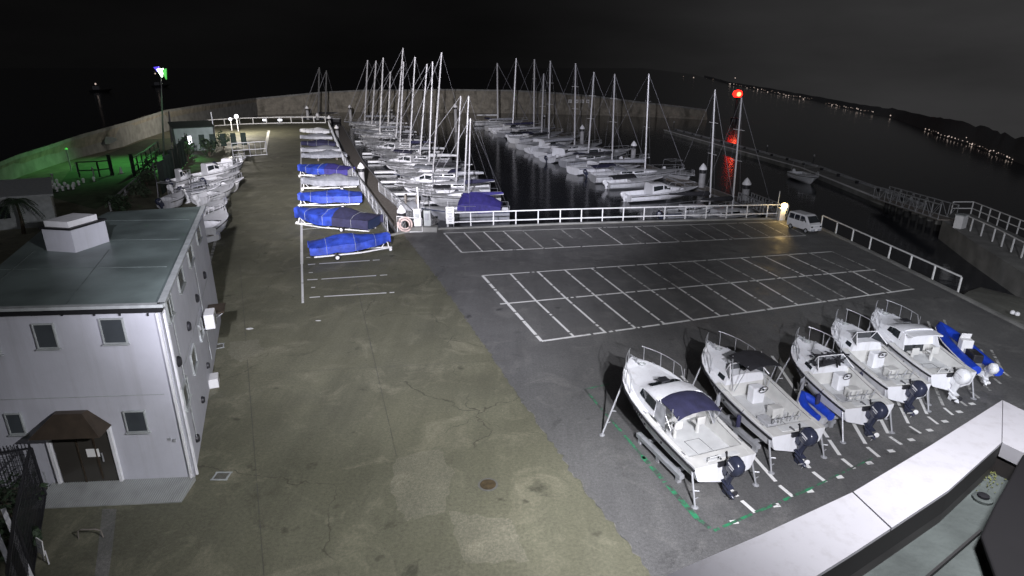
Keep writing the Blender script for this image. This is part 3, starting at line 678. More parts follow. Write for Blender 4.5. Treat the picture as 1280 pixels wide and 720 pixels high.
def side_glass(secs, i0, i1, lo, hi, k, mb, t0=0.0, t1=1.0):
    def pt(x, hb, ht, zb, zt, f): return Vector((x, k * (lerp(hb, ht, f) + .012), lerp(zb, zt, f)))
    a, b = secs[i0], secs[i1]
    mixs = lambda t: tuple(lerp(p, q, t) for p, q in zip(a, b))
    A_, B_ = mixs(t0), mixs(t1)
    q = [pt(*A_, lo), pt(*B_, lo), pt(*B_, hi), pt(*A_, hi)]
    n_ = Vector((0, k * .02, 0)); mb.add(q + [p + n_ for p in q], [(0, 1, 2, 3), (4, 5, 6, 7), (0, 1, 5, 4), (1, 2, 6, 5), (2, 3, 7, 6), (3, 0, 4, 7)])
def outboard(root, x, z, cm, tilt=.35, s=1.0, y=0.0, tip=None):
    T = Matrix.Translation((x, y, z)) @ Matrix.Rotation(-tilt, 4, 'Y') @ Matrix.Scale(s, 4)
    def fin(mb, name, mt, parent=None, sm=True):
        mb.v = [T @ v for v in mb.v]; return mb.build(name, mt, parent or root, sm)
    def rr(zz, a, b, cx, k=3.2, n=14):
        out = []
        for j in range(n):
            t = 2 * PI * j / n; c, s_ = math.cos(t), math.sin(t)
            out.append(Vector((cx + a * math.copysign(abs(c) ** (2 / k), c), b * math.copysign(abs(s_) ** (2 / k), s_), zz)))
        return out
    m_ = MB(); m_.loft([rr(.02, .24, .17, -.33), rr(.12, .31, .215, -.34), rr(.34, .33, .22, -.36), rr(.52, .29, .20, -.37), rr(.62, .20, .15, -.36), rr(.655, .08, .07, -.34)]); cowl = fin(m_, 'engine_cowl', cm)
    m_ = MB()
    for k in (1, -1): m_.box((-.36, k * .215, .40), (.30, .02, .05)); m_.box((-.40, k * .215, .31), (.2, .02, .03))
    fin(m_, 'decal', M['decal'], cowl, False)
    m_ = MB(); m_.loft([rr(.03, .17, .12, -.33), rr(-.35, .13, .09, -.33), rr(-.62, .12, .06, -.34)]); m_.box((-.12, 0, -.12), (.26, .26, .34)); m_.box((-.38, 0, -.62), (.46, .24, .03)); fin(m_, 'engine_leg', cm)
    m_ = MB(); m_.lathe([(.01, -.62), (.09, -.5), (.085, -.2), (.06, 0)], n=10); Rm = Matrix.Translation((-.75, 0, -.82)) @ Matrix.Rotation(PI / 2, 4, 'Y') ; m_.v = [Rm @ v + Vector((.5, 0, 0)) for v in m_.v]
    m_.box((-.36, 0, -.72), (.26, .06, .24)); m_.box((-.40, 0, -.98), (.2, .02, .2), ry=.2); fin(m_, 'gearcase', cm, None)
    m_ = MB()
    for k in range(3):
        a = k * 2 * PI / 3 + .4; c = Vector((-.72, .15 * math.cos(a), -.82 + .15 * math.sin(a)))
        m_.lathe([(.02, -.012), (.11, 0), (.02, .012)], n=8)
        nv = 8 * 3; R2 = Matrix.Translation(c) @ Matrix.Rotation(a, 4, 'X') @ Matrix.Rotation(1.1, 4, 'Y'); m_.v[-nv:] = [R2 @ v for v in m_.v[-nv:]]
    fin(m_, 'propeller', tip or M['dark'], None, False)
def rail_loop(root, w, zs, L, s0, s1, h, inset=.1, posts=5, name='bow_rail', gap=False, r=.016):
    for k in (1, -1):
        ss = [lerp(s0, s1, i / 10) for i in range(11)]
        pts = [Vector((L * s - .04, k * max(.05, w(s) - inset), zs(s) + h * (1 if s > s0 + .04 else .35))) for s in ss]
        m_ = MB(); m_.tube(pts, r, 6)
        for i in range(posts):
            s = lerp(s0 + .03, s1 - (.0 if gap else .01), i / (posts - 1)); b = Vector((L * s - .04, k * max(.05, w(s) - inset + .03), zs(s))); m_.tube([b, Vector((b.x, k * max(.05, w(s) - inset), zs(s) + h))], r * .85, 5)
        m_.build(name, M['steel'], root, True)

def yard_boat(name, label, bow, sterns, zb, zst, B, style, cowl, rub=None, tip=None, hullm=None, beam_px=None):
    pb = G(*bow, zb); s1 = G(*sterns[0], zst); s2 = G(*sterns[1], zst); ps = (s1 + s2) / 2
    L = (pb.xy - ps.xy).length; rz = math.atan2(pb.y - ps.y, pb.x - ps.x)
    root = thing(name, label, 'motorboat', (ps.x, ps.y, 0), rz, 'motor boats parked ashore on cradles')
    z0 = .42; hs = zst - z0; hb = zb - z0; g = .20; rub = rub or M['dark']; hm = hullm or M['gel']
    w, zs, sec = make_hull(root, L, B, z0, hs, hb, hm, rub, full=3.8, tip=.93)
    sd = {'hardtop': .50, 'walk': .58, 'open': .54}[style]
    fl = z0 + .5
    # decks
    m_ = MB(); sl = [s for s in SS if s > sd]; sl = [sd] + sl
    R = []
    for s in sl: R.append([Vector((L * s, f * w(s), zs(s) + .05 * (1 - f * f) + .004)) for f in (1, .92, .5, 0, -.5, -.92, -1)])
    m_.loft(R, False); m_.build('foredeck', M['gel'], root, True)
    m_ = MB()
    for k in (1, -1):
        ss = [0] + [s for s in SS if 0 < s < sd] + [sd]
        m_.loft([[Vector((L * s, k * w(s), zs(s) + .004)), Vector((L * s, k * (w(s) - .03), zs(s) + .035)), Vector((L * s, k * (w(s) - g), zs(s) + .03)), Vector((L * s, k * (w(s) - g), zs(s) - .06)), Vector((L * s, k * (w(s) - g - .06), fl))] for s in ss], False)
    ta = .09
    m_.add([(0, w(0), zs(0) + .004), (0, -w(0), zs(0) + .004), (L * ta, -w(ta) + g, zs(ta) + .02), (L * ta, w(ta) - g, zs(ta) + .02), (L * ta, -w(ta) + g, fl), (L * ta, w(ta) - g, fl)], [(0, 1, 2, 3), (3, 2, 4, 5)])
    m_.add([(L * sd, w(sd), zs(sd)), (L * sd, -w(sd), zs(sd)), (L * sd, -w(sd) + .2, fl), (L * sd, w(sd) - .2, fl)], [(0, 1, 2, 3)])
    m_.build('cockpit', M['cockpit'], root, True)
    m_ = MB(); ss = [ta] + [s for s in SS if ta < s < sd] + [sd]; m_.loft([[Vector((L * s, w(s) - g - .05, fl + .003)), Vector((L * s, -w(s) + g + .05, fl + .003))] for s in ss], False); m_.build('sole', M['deckgrip'], root)
    for k in (1, -1): m_ = MB(); m_.tube([Vector((L * s, k * (w(s) - g + .004), zs(s) + .022)) for s in ss], .011, 4); m_.build('coaming_trim', M['dark'], root)
    m_ = MB(); m_.tube([Vector((L * a, b, fl + .012)) for a, b in ((.14, .32), (.30, .32), (.30, -.32), (.14, -.32), (.14, .32))], .008, 4); m_.build('hatch_outline', M['dark'], root)
    m_ = MB(); m_.box((-.03, 0, zs(0) - .05), (.10, .7, .16)); m_.tube([(.1, .12, zs(0) + .02), (.25, .2, zs(0) + .10), (.42, .1, fl + .3)], .035, 6); m_.tube([(.1, -.1, zs(0) + .02), (.3, -.25, zs(0) + .12), (.5, -.3, fl + .2)], .03, 6); m_.build('engine_bracket', M['dark'], root)
    # recessed anchor well and hatch on the foredeck
    m_ = MB(); m_.box((L * .955, 0, zs(.955) + .05), (.30, .12, .07)); m_.tube([(L * 1.02, 0, zs(1) + .08), (L * .97, 0, zs(1) + .10), (L * .90, 0, zs(.9) + .09)], .035, 6); m_.tube([(L * .97, .1, zs(1) + .05), (L * .97, -.1, zs(1) + .05)], .03, 6); m_.tube([(L*.93,0,zs(.93)+.03),(L*.93,0,zs(.93)+.28)], .035, 6)
    m_.build('anchor_roller', M['galv'], root)
    rail_loop(root, w, zs, L, .66, .965, .66 if style != 'walk' else .72, posts=4)
    for s in (.12, .5, .9):
        for k in (1, -1): m_ = MB(); m_.box((L * s, k * (w(s) - .1), zs(s) + .06), (.2, .035, .03)); m_.box((L * s, k * (w(s) - .1), zs(s) + .045), (.06, .03, .04)); m_.build('cleat', M['steel'], root)
    for k in (1, -1): 
        for s in (.30, .47): m_ = MB(); m_.lathe([(.05, 0), (.05, .02), (.02, .025)], n=8); nv = 24; m_.v[-nv:] = [Matrix.Translation((L * s, k * (w(s) - .01), zs(s) - .30)) @ Matrix.Rotation(-k * PI / 2, 4, 'X') @ v for v in m_.v[-nv:]]; m_.build('drain_port', M['dark'], root)
    ztop = zs(sd)
    if style == 'hardtop':
        S = [(L * .40, w(.4) - .30, w(.4) - .42, zs(.4) - .05, zs(.4) + .78), (L * .45, w(.47) - .27, w(.47) - .40, zs(.47), zs(.47) + .80), (L * .55, w(.57) - .25, w(.57) - .46, zs(.57), zs(.57) + .70), (L * .65, w(.66) - .28, w(.66) - .58, zs(.66), zs(.66) + .42), (L * .73, w(.74) - .30, w(.74) - .42, zs(.74), zs(.74) + .19), (L * .90, w(.9) - .22, w(.9) - .26, zs(.9), zs(.9) + .06)]
        m_ = cabin_loft(S[1:]); cab = m_.build('cabin', M['gel'], root, True)
        for k in (1, -1):
            
            for i0, lo, t0, t1 in ((1, .36, 0, .46), (1, .36, .5, 1.0), (2, .40, 0, .9)): m_ = MB(); side_glass(S, i0, i0 + 1, lo, .80, k, m_, t0, t1); m_.build('window', M['glass'], cab)
        # windscreen of the hardtop front
        a, b = S[2], S[3]
        m_ = MB(); f = lambda s, t, yy: Vector((lerp(a[0], b[0], t) + .0, yy * lerp(a[2], b[2], t) * .8, lerp(a[4], b[4], t) + .035))
        m_.add([f(0, .35, 1), f(0, .95, 1), f(0, .95, -1), f(0, .35, -1)], [(0, 1, 2, 3)]); m_.v = [v + Vector((0.01, 0, .02)) for v in m_.v]; m_.build('windscreen', M['glass'], cab)
        m_ = MB(); m_.box((L * .60, .1, zs(.6) + .80), (.36, .36, .05)); m_.build('hatch', M['dark'], cab)
        zt = S[0][4]
        if 'bimini' in label:
            # clear vinyl screens and navy bimini behind the cabin
            for k in (1, -1): m_ = MB(); m_.add([(L * .46, k * (w(.46) - .30), zs(.46) + .03), (L * .33, k * (w(.33) - .26), zs(.33) + .03), (L * .36, k * (w(.36) - .36), zt + .02), (L * .46, k * (w(.46) - .38), zt)], [(0, 1, 2, 3)]); m_.build('clear_screen', M['visor'], root)
            m_ = MB(); R = []
            for t in (0, .15, .4, .7, 1): 
                x = lerp(L * .455, L * .25, t); hw = w(.3) - .42
                R.append([Vector((x, f * hw, zt + .26 - .10 * t - .20 * abs(f) ** 2.5 - .10 * (2 * t - 1) ** 4)) for f in (1, .95, .7, .35, 0, -.35, -.7, -.95, -1)] + [Vector((x, f * hw, zt + .22 - .10 * t - .20 * abs(f) ** 2.5 - .10 * (2 * t - 1) ** 4)) for f in (-1, -.95, -.7, -.35, 0, .35, .7, .95, 1)])
            m_.loft(R, True); m_.build('bimini', M['navycov'], root, True)
            m_ = MB()
            for k in (1, -1):
                y = k * (w(.3) - .42); m_.tube([(L * .30, y, zs(.3)), (L * .25, y, zt + .02)], .016, 5); m_.tube([(L * .30, y, zs(.3)), (L * .44, y, zt + .05)], .016, 5); m_.tube([(L * .30, y, zs(.3)), (L * .31, y, zt + .1)], .016, 5)
            m_.build('bimini_frame', M['steel'], root)
        else:
            # open rear: roof overhang with two side wings
            m_ = MB(); hw = S[1][2]; m_.loft([[Vector((x, f * (hw - .02 * t), zt + .05 - .05 * abs(f) ** 3 - .02 * t)) for f in (1, .6, 0, -.6, -1)] + [Vector((x, f * (hw - .02 * t), zt - .02 - .05 * abs(f) ** 3 - .02 * t)) for f in (-1, -.6, 0, .6, 1)] for x, t in ((L * .475, 0), (L * .34, 1))]); m_.build('roof_overhang', M['gel'], root, True)
            for k in (1, -1): m_ = MB(); m_.slab([(L * .47, k * (w(.47) - .28), zs(.47)), (L * .37, k * (w(.37) - .24), zs(.37) + .03), (L * .42, k * (w(.4) - .38), zt - .06), (L * .47, k * (w(.47) - .38), zt - .06)], .04); m_.build('side_wing', M['gel'], root)
            m_ = MB(); m_.box((L * .469, 0, zs(.47) + .15), (.04, 1.0, 1.1)); m_.build('companionway', M['glass'], root)
        for k in (.5, -.5): m_ = MB(); m_.box((L * .36, k, fl + .45), (.36, .36, .08)); m_.box((L * .33, k, fl + .62), (.06, .36, .3)); m_.box((L * .36, k, fl + .2), (.12, .12, .42)); m_.build('helm_seat', M['cockpit'], root, bevel=.03)
        m_ = MB(); m_.box((L * .05, 0, zs(.05) - .10), (.3, w(.05) * 1.1, .24)); m_.tube([(L * .02, .25, zs(0)), (L * .0, .25, zs(0) + .3), (L * .0, .7, zs(0) + .3), (L * .02, .7, zs(0))], .018, 5); m_.build('splash_well', M['deckgrip'], root)
    else:
        # low trunk cabin ahead of the cockpit
        h = .34 if style == 'walk' else .22
        S = [(L * (sd - .03), w(sd) - .34, w(sd) - .46, zs(sd) - .05, zs(sd) + h), (L * .66, w(.66) - .30, w(.66) - .44, zs(.66) - .02, zs(.66) + h * .82), (L * .78, w(.78) - .26, w(.78) - .36, zs(.78), zs(.78) + h * .45), (L * .90, w(.9) - .18, w(.9) - .22, zs(.9), zs(.9) + .07)]
        cab = cabin_loft(S).build('cuddy', M['gel'], root, True)
        for k in (1, -1):
            m_ = MB(); side_glass(S, 0, 1, .30, .78, k, m_, .25, .85); m_.build('window', M['glass'], cab)
        m_ = MB(); m_.box((L * .74, 0, zs(.74) + h * .55 + .05), (.5, .5, .05)); m_.build('hatch', M['gel2'], cab, bevel=.015)
        zc = zs(sd) + h; xw = L * (sd + .0)
        hw = w(sd) - .5
        m_ = MB()
        fr = [Vector((xw + .32, hw * .8, zc - .02)), Vector((xw + .32, -hw * .8, zc - .02)), Vector((xw + .02, -hw * .85, zc + .46)), Vector((xw + .02, hw * .85, zc + .46))]
        for k in (1, -1):
            m_.add([fr[0 if k > 0 else 1], fr[3 if k > 0 else 2], Vector((xw - .45, k * (w(sd - .1) - .34), zc - .0))], [(0, 1, 2)])
        m_.add(fr, [(0, 1, 2, 3)]); ws = m_.build('windscreen', M['glass'] if style == 'walk' else M['visor'], root)
        m_ = MB(); pts = [Vector((xw - .45, w(sd - .1) - .34, zc)), fr[3], fr[2], Vector((xw - .45, -w(sd - .1) + .34, zc))]; m_.tube(pts, .022, 6); m_.tube([fr[3], fr[0]], .02, 5); m_.tube([fr[2], fr[1]], .02, 5); m_.tube([fr[0], fr[1]], .02, 5); m_.build('windscreen_frame', M['trim'], ws)
        # console, wheel, seats
        m_ = MB(); m_.box((L * (sd - .10), -.3, fl + .36), (.42, .56, .72)); m_.build('console', M['gel'], root, bevel=.05)
        m_ = MB(); c = Vector((L * (sd - .16), -.3, fl + .74)); m_.tube([c + Vector((-.06 * math.cos(a) - .04, .19 * math.sin(a), .17 * math.cos(a))) for a in [j / 14 * 2 * PI for j in range(15)]], .018, 5); m_.tube([c, c + Vector((-.05, 0, 0))], .04, 6); m_.tube([c + Vector((-.05, -.18, 0)), c + Vector((-.05, .18, 0))], .012, 4); m_.build('steering_wheel', M['dark'], root)
        m_ = MB(); m_.box((L * .28, -.3, fl + .2), (.38, .5, .36)); m_.box((L * .28, -.3, fl + .41), (.4, .52, .06)); m_.build('helm_seat', M['cockpit'], root, bevel=.04)
        m_ = MB(); m_.box((L * .22, .35, fl + .10), (.7, .42, .18)); m_.build('fish_box', M['gel2'], root, bevel=.03)
        m_ = MB(); m_.box((L * .055, 0, zs(.05) - .10), (.34, w(.05) * 1.0, .26)); m_.build('splash_well', M['deckgrip'], root)
        m_ = MB(); q = Vector((L * .14, 0, 0))
        for yy in (-.55, -.2, .2, .55): m_.tube([(L * .13, yy, zs(.1) - .05), (L * .10, yy, zs(.1) + .42)], .02, 5)
        m_.tube([(L * .11, -.6, zs(.1) + .2), (L * .11, .6, zs(.1) + .2)], .018, 5); m_.build('rod_holder', M['steel'], root)
        if 'black canopy' in label:
            m_ = MB(); zt = zc + 1.0; R = []
            for t in (0, .2, .8, 1): x = lerp(xw + .1, xw - 1.3, t); R.append([Vector((x, f * .72, zt - .12 * f * f - .05 * (2 * t - 1) ** 2)) for f in (1, .5, 0, -.5, -1)] + [Vector((x, f * .72, zt - .05 - .12 * f * f - .05 * (2 * t - 1) ** 2)) for f in (-1, -.5, 0, .5, 1)])
            m_.loft(R); m_.build('canopy', M['blackcov'], root, True)
            m_ = MB()
            for k in (1, -1): m_.tube([(xw - .5, k * .8, zs(.45)), (xw - .1, k * .68, zt - .1)], .018, 5); m_.tube([(xw - .6, k * .8, zs(.45)), (xw - 1.1, k * .68, zt - .1)], .018, 5)
            m_.build('canopy_frame', M['steel'], root)
        if style == 'open':
            m_ = MB(); rr = random.Random(5)
            for i in range(26):
                c = Vector((L * rr.uniform(.50, .66), rr.uniform(-.75, .75), zc + rr.uniform(.12, .35))); d = Vector((rr.uniform(-.3, .5), rr.uniform(-.9, .9), rr.uniform(-.05, .25))); m_.tube([c - d * .7, c + d * .5], rr.uniform(.02, .045), 5)
            m_.box((L * .58, 0, zc + .1), (.5, 1.4, .12), rz=.2); m_.build('folded_canopy', M['blackcov'], root)
    if style != 'hardtop':
        for k, s in ((1, .5), (1, .28), (-1, .42)): m_ = MB(); c = Vector((L * s, k * (w(s) + .12), zs(s) - .42)); m_.lathe([(.02, -.28), (.09, -.22), (.09, .22), (.02, .28)], c, n=10); m_.tube([c + Vector((0, 0, .27)), Vector((c.x, k * (w(s) - .05), zs(s) + .06))], .012, 4); m_.build('fender', M['navycov'] if s == .28 else M['gel3'], root, True)
    m_ = MB(); c = Vector((L * .90, -.12, zs(.9) + .10))
    for q in range(3): m_.tube([c + Vector(((.10 + .02 * q) * math.cos(a), (.10 + .02 * q) * math.sin(a), .02 * q)) for a in [j / 12 * 2 * PI for j in range(13)]], .014, 4)
    m_.build('rope_coil', M['gutter'], root)
    outboard(root, -.02, zst - .1, cowl, .30, 1.0, tip=tip)
    # registration lettering strip on the bow sides
    m_ = MB()
    for k in (1, -1):
        for i in range(5):
            s = .60 - i * .022; m_.box((L * s, k * (w(s) + .004) * lerp(.9, 1, .95), zs(s) - .20), (.08, .02, .09 if i % 2 else .11), rz=-k * .12)
    m_.build('lettering', M['ink'], root)
    # cradle
    cr = thing('boat_cradle', 'low steel and timber cradle under the ' + label.split(' with ')[0], 'cradle', (ps.x, ps.y, 0), rz, 'cradles under the parked boats')
    for k in (1, -1):
        m_ = MB(); m_.box((L * .36, k * B * .40, .30), (L * .46, .20, .16)); m_.build('beam', M['galv'], cr)
        for x in (.16, .36, .56): m_ = MB(); m_.box((L * x, k * B * .40, .11), (.16, .16, .22)); m_.build('leg', M['galv'], cr)
    for x in (.2, .5): m_ = MB(); m_.box((L * x, 0, .30), (.12, B * .80 - .2, .10)); m_.build('crossbar', M['galv'], cr)
    m_ = MB(); m_.box((L * .3, 0, .38), (L * .5, .16, .09)); m_.build('keel_block', M['wood'], cr)
    return root, L, B, w, zs
def boat_prop(top, foot, label, brace=False):
    r = thing('boat_prop', label, 'prop', foot, 0, 'steel props and lashing bars holding the parked boats')
    m_ = MB(); t = top - foot; m_.tube([Vector((0, 0, .02)), t], .035, 6); m_.build('pole', M['galv'], r)
    m_ = MB(); m_.lathe([(.12, 0), (.12, .02), (.04, .05)], n=8); m_.build('foot_plate', M['galv'], r)
    if brace:
        m_ = MB(); d = t.normalized(); m_.tube([t * .45, t * .45 + Vector((.18, -.05, .02))], .02, 5); m_.build('handle', M['galv'], r); m_ = MB(); m_.tube([t * .22, t * .22 + Vector((.16, .1, .0))], .02, 5); m_.build('handle', M['galv'], r)
YB = []
def wpt(b, x, y, z):
    r = b[0]; return frame_of(r.location, r.rotation_euler[2]) @ Vector((x, y, z))
names = [('white cabin motor boat with navy bimini and dark outboard nearest the green lines', (790, 447), ((874, 588), (940, 565)), 2.25, 1.28, 2.75, 'hardtop', 'cowl', None, None),
         ('white walkaround boat with black canopy and upright bow rail second from the green lines', (886, 429), ((976, 553), (1021, 528)), 2.2, 1.28, 2.55, 'walk', 'cowl', None, 'white'),
         ('white open fishing boat with heaped black folded canopy amidships', (999, 422), ((1066, 517), (1108, 500)), 2.15, 1.28, 2.4, 'open', 'cowl', None, 'white'),
         ('white boat with bare windscreen and black outboard between open boat and cabin boat', (1046, 400), ((1126, 490), (1148, 474)), 2.15, 1.28, 2.2, 'walk', 'cowl', None, 'white'),
         ('white hardtop cabin boat with white outboard beside the blue inflatable', (1096, 387), ((1180, 476), (1205, 458)), 2.15, 1.28, 2.35, 'hardtop', 'cowlw', None, None)]
for lab, bow, st, zb, zst, B_, sty, cw, rub, tip in names:
    YB.append(yard_boat('motorboat', lab, bow, st, zb, zst, B_, sty, M[cw], None, M[tip] if tip else None))
for i, b in enumerate(YB):
    L, w, zs = b[1], b[3], b[4]; nm = ['cabin boat with navy bimini', 'walkaround boat with black canopy', 'open fishing boat', 'boat with bare windscreen', 'hardtop boat with white outboard'][i]
    for k, sdn in ((1, 'left'), (-1, 'right')):
        boat_prop(wpt(b, L * .86, k * w(.86) * .95, zs(.86) - .35), wpt(b, L * .72, k * (w(.7) + .95), 0), 'slanting bar bracing the %s bow of the %s' % (sdn, nm), True)
        boat_prop(wpt(b, L * .03, k * w(.03) * .97, zs(.03) - .2), wpt(b, -.35 if k > 0 else -.1, k * (w(.03) + .10), 0), 'thin steel prop under the %s stern corner of the %s' % (sdn, nm), i < 2)
boat_prop(G(1019, 428, 2.3), G(985, 528, .9) * 1 + Vector((0, 0, -.9)), 'long grey pole leaning between the walkaround boat and open boat')
# blue inflatable with console at the end of the row
def rib(name, label, bow, st, zc, B_, r_, col, group, console=True):
    pb = G(*bow, zc + .25); ps = G(*st, zc); L = (pb.xy - ps.xy).length
    root = thing(name, label, 'inflatable boat', (ps.x, ps.y, 0), heading(ps, pb), group)
    pts = []
    for s in (0, .2, .4, .6, .75, .87, .95, 1.0): pts.append(Vector((L * s, (B_ / 2 - r_) * (1 - max(0, (s - .45) / .55) ** 2.2), zc + .25 * s ** 2)))
    allp = pts + [Vector((p.x, -p.y, p.z)) for p in pts[-2::-1]]
    m_ = MB(); m_.tube(allp, r_, 10); m_.build('tube', col, root, True)
    m_ = MB(); m_.tube([p + Vector((0, math.copysign(r_ * 1.0, p.y) if abs(p.y) > .02 else 0, 0)) + (Vector((r_, 0, 0)) if abs(p.y) < .02 else Vector((0, 0, 0))) for p in allp], .03, 5); m_.build('rub_strake', M['white'], root)
    m_ = MB(); R = []
    for s in (.02, .3, .6, .8, .93): y = (B_ / 2 - r_) * (1 - max(0, (s - .45) / .55) ** 2.2); R.append([Vector((L * s, y, zc - .05)), Vector((L * s, y * .6, zc - .28)), Vector((L * s, 0, zc - .40 + .3 * s ** 3)), Vector((L * s, -y * .6, zc - .28)), Vector((L * s, -y, zc - .05))])
    m_.loft(R, True); m_.build('hull', M['gel2'], root)
    if console:
        m_ = MB(); m_.box((L * .45, 0, zc + .30), (.4, .5, .7)); m_.box((L * .48, 0, zc + .75), (.06, .46, .3), ry=-.3); m_.build('console', M['white'], root, bevel=.03)
        m_ = MB(); m_.box((L * .26, 0, zc + .18), (.8, .42, .42)); m_.build('seat', M['dark'], root, bevel=.04)
        outboard(root, 0, zc + .25, M['cowlw'], .55, .75, tip=M['white'])
    m_ = MB()
    for x in (.15, .6):
        m_.box((L * x, 0, zc - .52), (.12, B_ * .8, .10))
        for k in (1, -1): m_.box((L * x, k * B_ * .36, (zc - .57) / 2), (.1, .1, zc - .57))
    cr = thing('boat_cradle', 'small steel trestle under the ' + label.split(' with')[0].split(' lying')[0], 'cradle', root.location, root.rotation_euler[2], 'cradles under the parked boats'); m_.build('frame', M['galv'], cr)
    return root
rib('inflatable_boat', 'blue inflatable boat with white console at the right end of the row', (1175, 407), (1234, 464), .85, 1.35, .22, M['bluehull'], 'motor boats parked ashore on cradles')
rib('inflatable_boat', 'small blue inflatable dinghy lying low between the walkaround and open boats', (1003, 493), (1030, 522), .62, 1.0, .18, M['bluehull'], 'motor boats parked ashore on cradles', False)
# outline of lit ground framed by shadow between boats 2 and 3, not built
q = [G(925, 420), G(1008, 475), G(1050, 522), G(1000, 500)]

# ------------------------------------------------------------------ covered boats on trailers along the left bays
def covered(label, bow, stern, zc, B_, cover, group, h=.75, hullm=None, trailer=True, cover2=None, wheel=.25):
    pb = G(*bow, zc); ps = G(*stern, zc); L = (pb.xy - ps.xy).length; rz = heading(ps, pb)
    root = thing('covered_boat', label, 'boat', (ps.x, ps.y, 0), rz, group); zk = zc - h
    w, zs, sec = make_hull(root, L, B_, zk, h * .75, h * 1.02, hullm or M['gel2'], None, chine=.2)
    m_ = MB(); R = []; rr = random.Random(len(label)); ssl = [-.03, 0.0, .08, .18, .3, .42, .54, .64, .73, .81, .88, .94, .99, 1.03]
    for s in ssl:
        sc = min(max(s, 0), .99); W = w(sc) + .06; Z = zs(sc); end = s < 0 or s > 1.0
        hmp = (.18 + .44 * math.exp(-((s - .38) / .22) ** 2) + .12 * math.exp(-((s - .7) / .1) ** 2)) * (0.3 if end else 1) * rr.uniform(.88, 1.1)
        ring = []
        for f in (1, 1, .9, .6, .3, 0, -.3, -.6, -.9, -1, -1):
            ring.append(f)
        pts = []
        for j, f in enumerate(ring):
            if j in (0, 10): z = Z - h * rr.uniform(.50, .66)
            else: z = Z + .03 + hmp * (1 - abs(f) ** 1.5) + rr.uniform(-.055, .055)
            pts.append(Vector((L * s, f * W * (1.0 if j not in (0, 10) else 1.02), z)))
        R.append(pts)
    mats = [cover, cover2 or cover]
    m_.loft(R, False)
    if cover2:
        k = 0
        for i in range(len(R) - 1):
            for j in range(10): m_.m[k] = 1 if ssl[i] < .42 else 0; k += 1
    m_.build('cover', mats, root, True)
    for i in (3, 6, 9): m_ = MB(); m_.tube([p + Vector((0, math.copysign(.02, p.y) if abs(p.y) > .3 else 0, .022)) for p in R[i][::1]], .012 * max(1, ps.y / 50), 4); m_.build('lashing', M['gutter'], root)
    if trailer:
        t = thing('boat_trailer', 'white two wheeled trailer under the ' + label.split(' on ')[0], 'trailer', root.location, rz, 'trailers under the covered boats')
        zf = zk - .12
        m_ = MB()
        for k in (1, -1): m_.bar((L * .02, k * .62, zf), (L * .62, k * .62, zf), .09, .11); m_.bar((L * .62, k * .62, zf), (L * 1.04, .03 * k, zf + .02), .08, .10)
        for x in (.05, .3, .58): m_.bar((L * x, -.6, zf), (L * x, .6, zf), .07, .08)
        m_.build('frame', M['white'], t)
        m_ = MB(); m_.bar((L * 1.0, 0, zf + .05), (L * .97, 0, zf + .85), .08); m_.bar((L * .9, 0, zf + .05), (L * .97, 0, zf + .6), .06); m_.build('winch_post', M['white'], t)
        m_ = MB(); m_.bar((L * 1.02, 0, .16), (L * 1.02, 0, zf), .07); m_.lathe([(.12, -.05), (.12, .05)], (0, 0, 0), n=12); n_ = 24; m_.v[-n_:] = [Matrix.Translation((L * 1.02, 0, .12)) @ Matrix.Rotation(PI / 2, 4, 'X') @ v for v in m_.v[-n_:]]; m_.build('jockey_wheel', M['white'], t)
        for k in (1, -1):
            m_ = MB(); m_.lathe([(wheel * .6, -.09), (wheel, -.07), (wheel, .07), (wheel * .6, .09)], n=16); Mx = Matrix.Translation((L * .30, k * (B_ / 2 + .06), wheel)) @ Matrix.Rotation(PI / 2, 4, 'X'); m_.v = [Mx @ v for v in m_.v]; wh = m_.build('wheel', M['rubber'], t)
            m_ = MB(); m_.lathe([(wheel * .58, -.10), (wheel * .5, .10), (.03, .115)], n=14); m_.lathe([(wheel * .58, .10), (wheel * .5, -.10), (.03, -.115)], n=14); m_.v = [Mx @ v for v in m_.v]; m_.build('rim', M['white'], wh)
    else: 
        t = thing('boat_chocks', 'low timber blocks under the ' + label.split(' on ')[0], 'chocks', root.location, rz); m_ = MB()
        for x in (.2, .65): m_.box((L * x, 0, (zk + .05) / 2), (.2, .9, zk + .05))
        m_.build('blocks', M['wood'], t)
    return root
cg = 'boats stored along the left trailer bays'
covered('bright blue tarpaulin covered boat on trailer nearest the yard', (485, 294), (388, 303), 1.3, 2.3, M['bluecov'], cg, .9)
covered('navy covered boat with blue front on trailer behind the nearest blue one', (371, 261), (466, 268), 1.45, 2.9, M['bluecov'], cg, 1.3, M['navyhull'], True, M['navycov'])
covered('long blue tarpaulin covered boat on trailer beside the navy one', (374, 243), (450, 240), 1.5, 2.5, M['bluecov'], cg, 1.0)
covered('grey sheet covered boat on trailer between two blue covered boats', (378, 224), (446, 221), 1.35, 2.7, M['greycov'], cg, .95)
covered('blue covered boat with black top on trailer beyond the grey one', (374, 207), (437, 208), 1.55, 3.0, M['bluecov'], cg, 1.15, None, True, M['purplecov'])
covered('dull grey covered boat on blocks beyond the black topped blue one', (378, 193), (430, 190), 1.1, 2.4, M['greycov'], cg, .8, None, False)
covered('pale grey covered boat on blocks seventh along the trailer bays', (377, 186), (424, 184), 1.1, 2.4, M['gel3'], cg, .8, None, False)
covered('dark navy covered boat on blocks near the far end of the bays', (377, 178), (418, 177), 1.1, 2.4, M['navycov'], cg, .8, None, False)
covered('grey covered boat on blocks second from the far railing', (376, 170), (414, 169), 1.1, 2.4, M['gel3'], cg, .8, None, False)
covered('bright white boat on blocks right by the far railing', (376, 162), (412, 162), 1.1, 2.4, M['gel'], cg, .8, None, False)

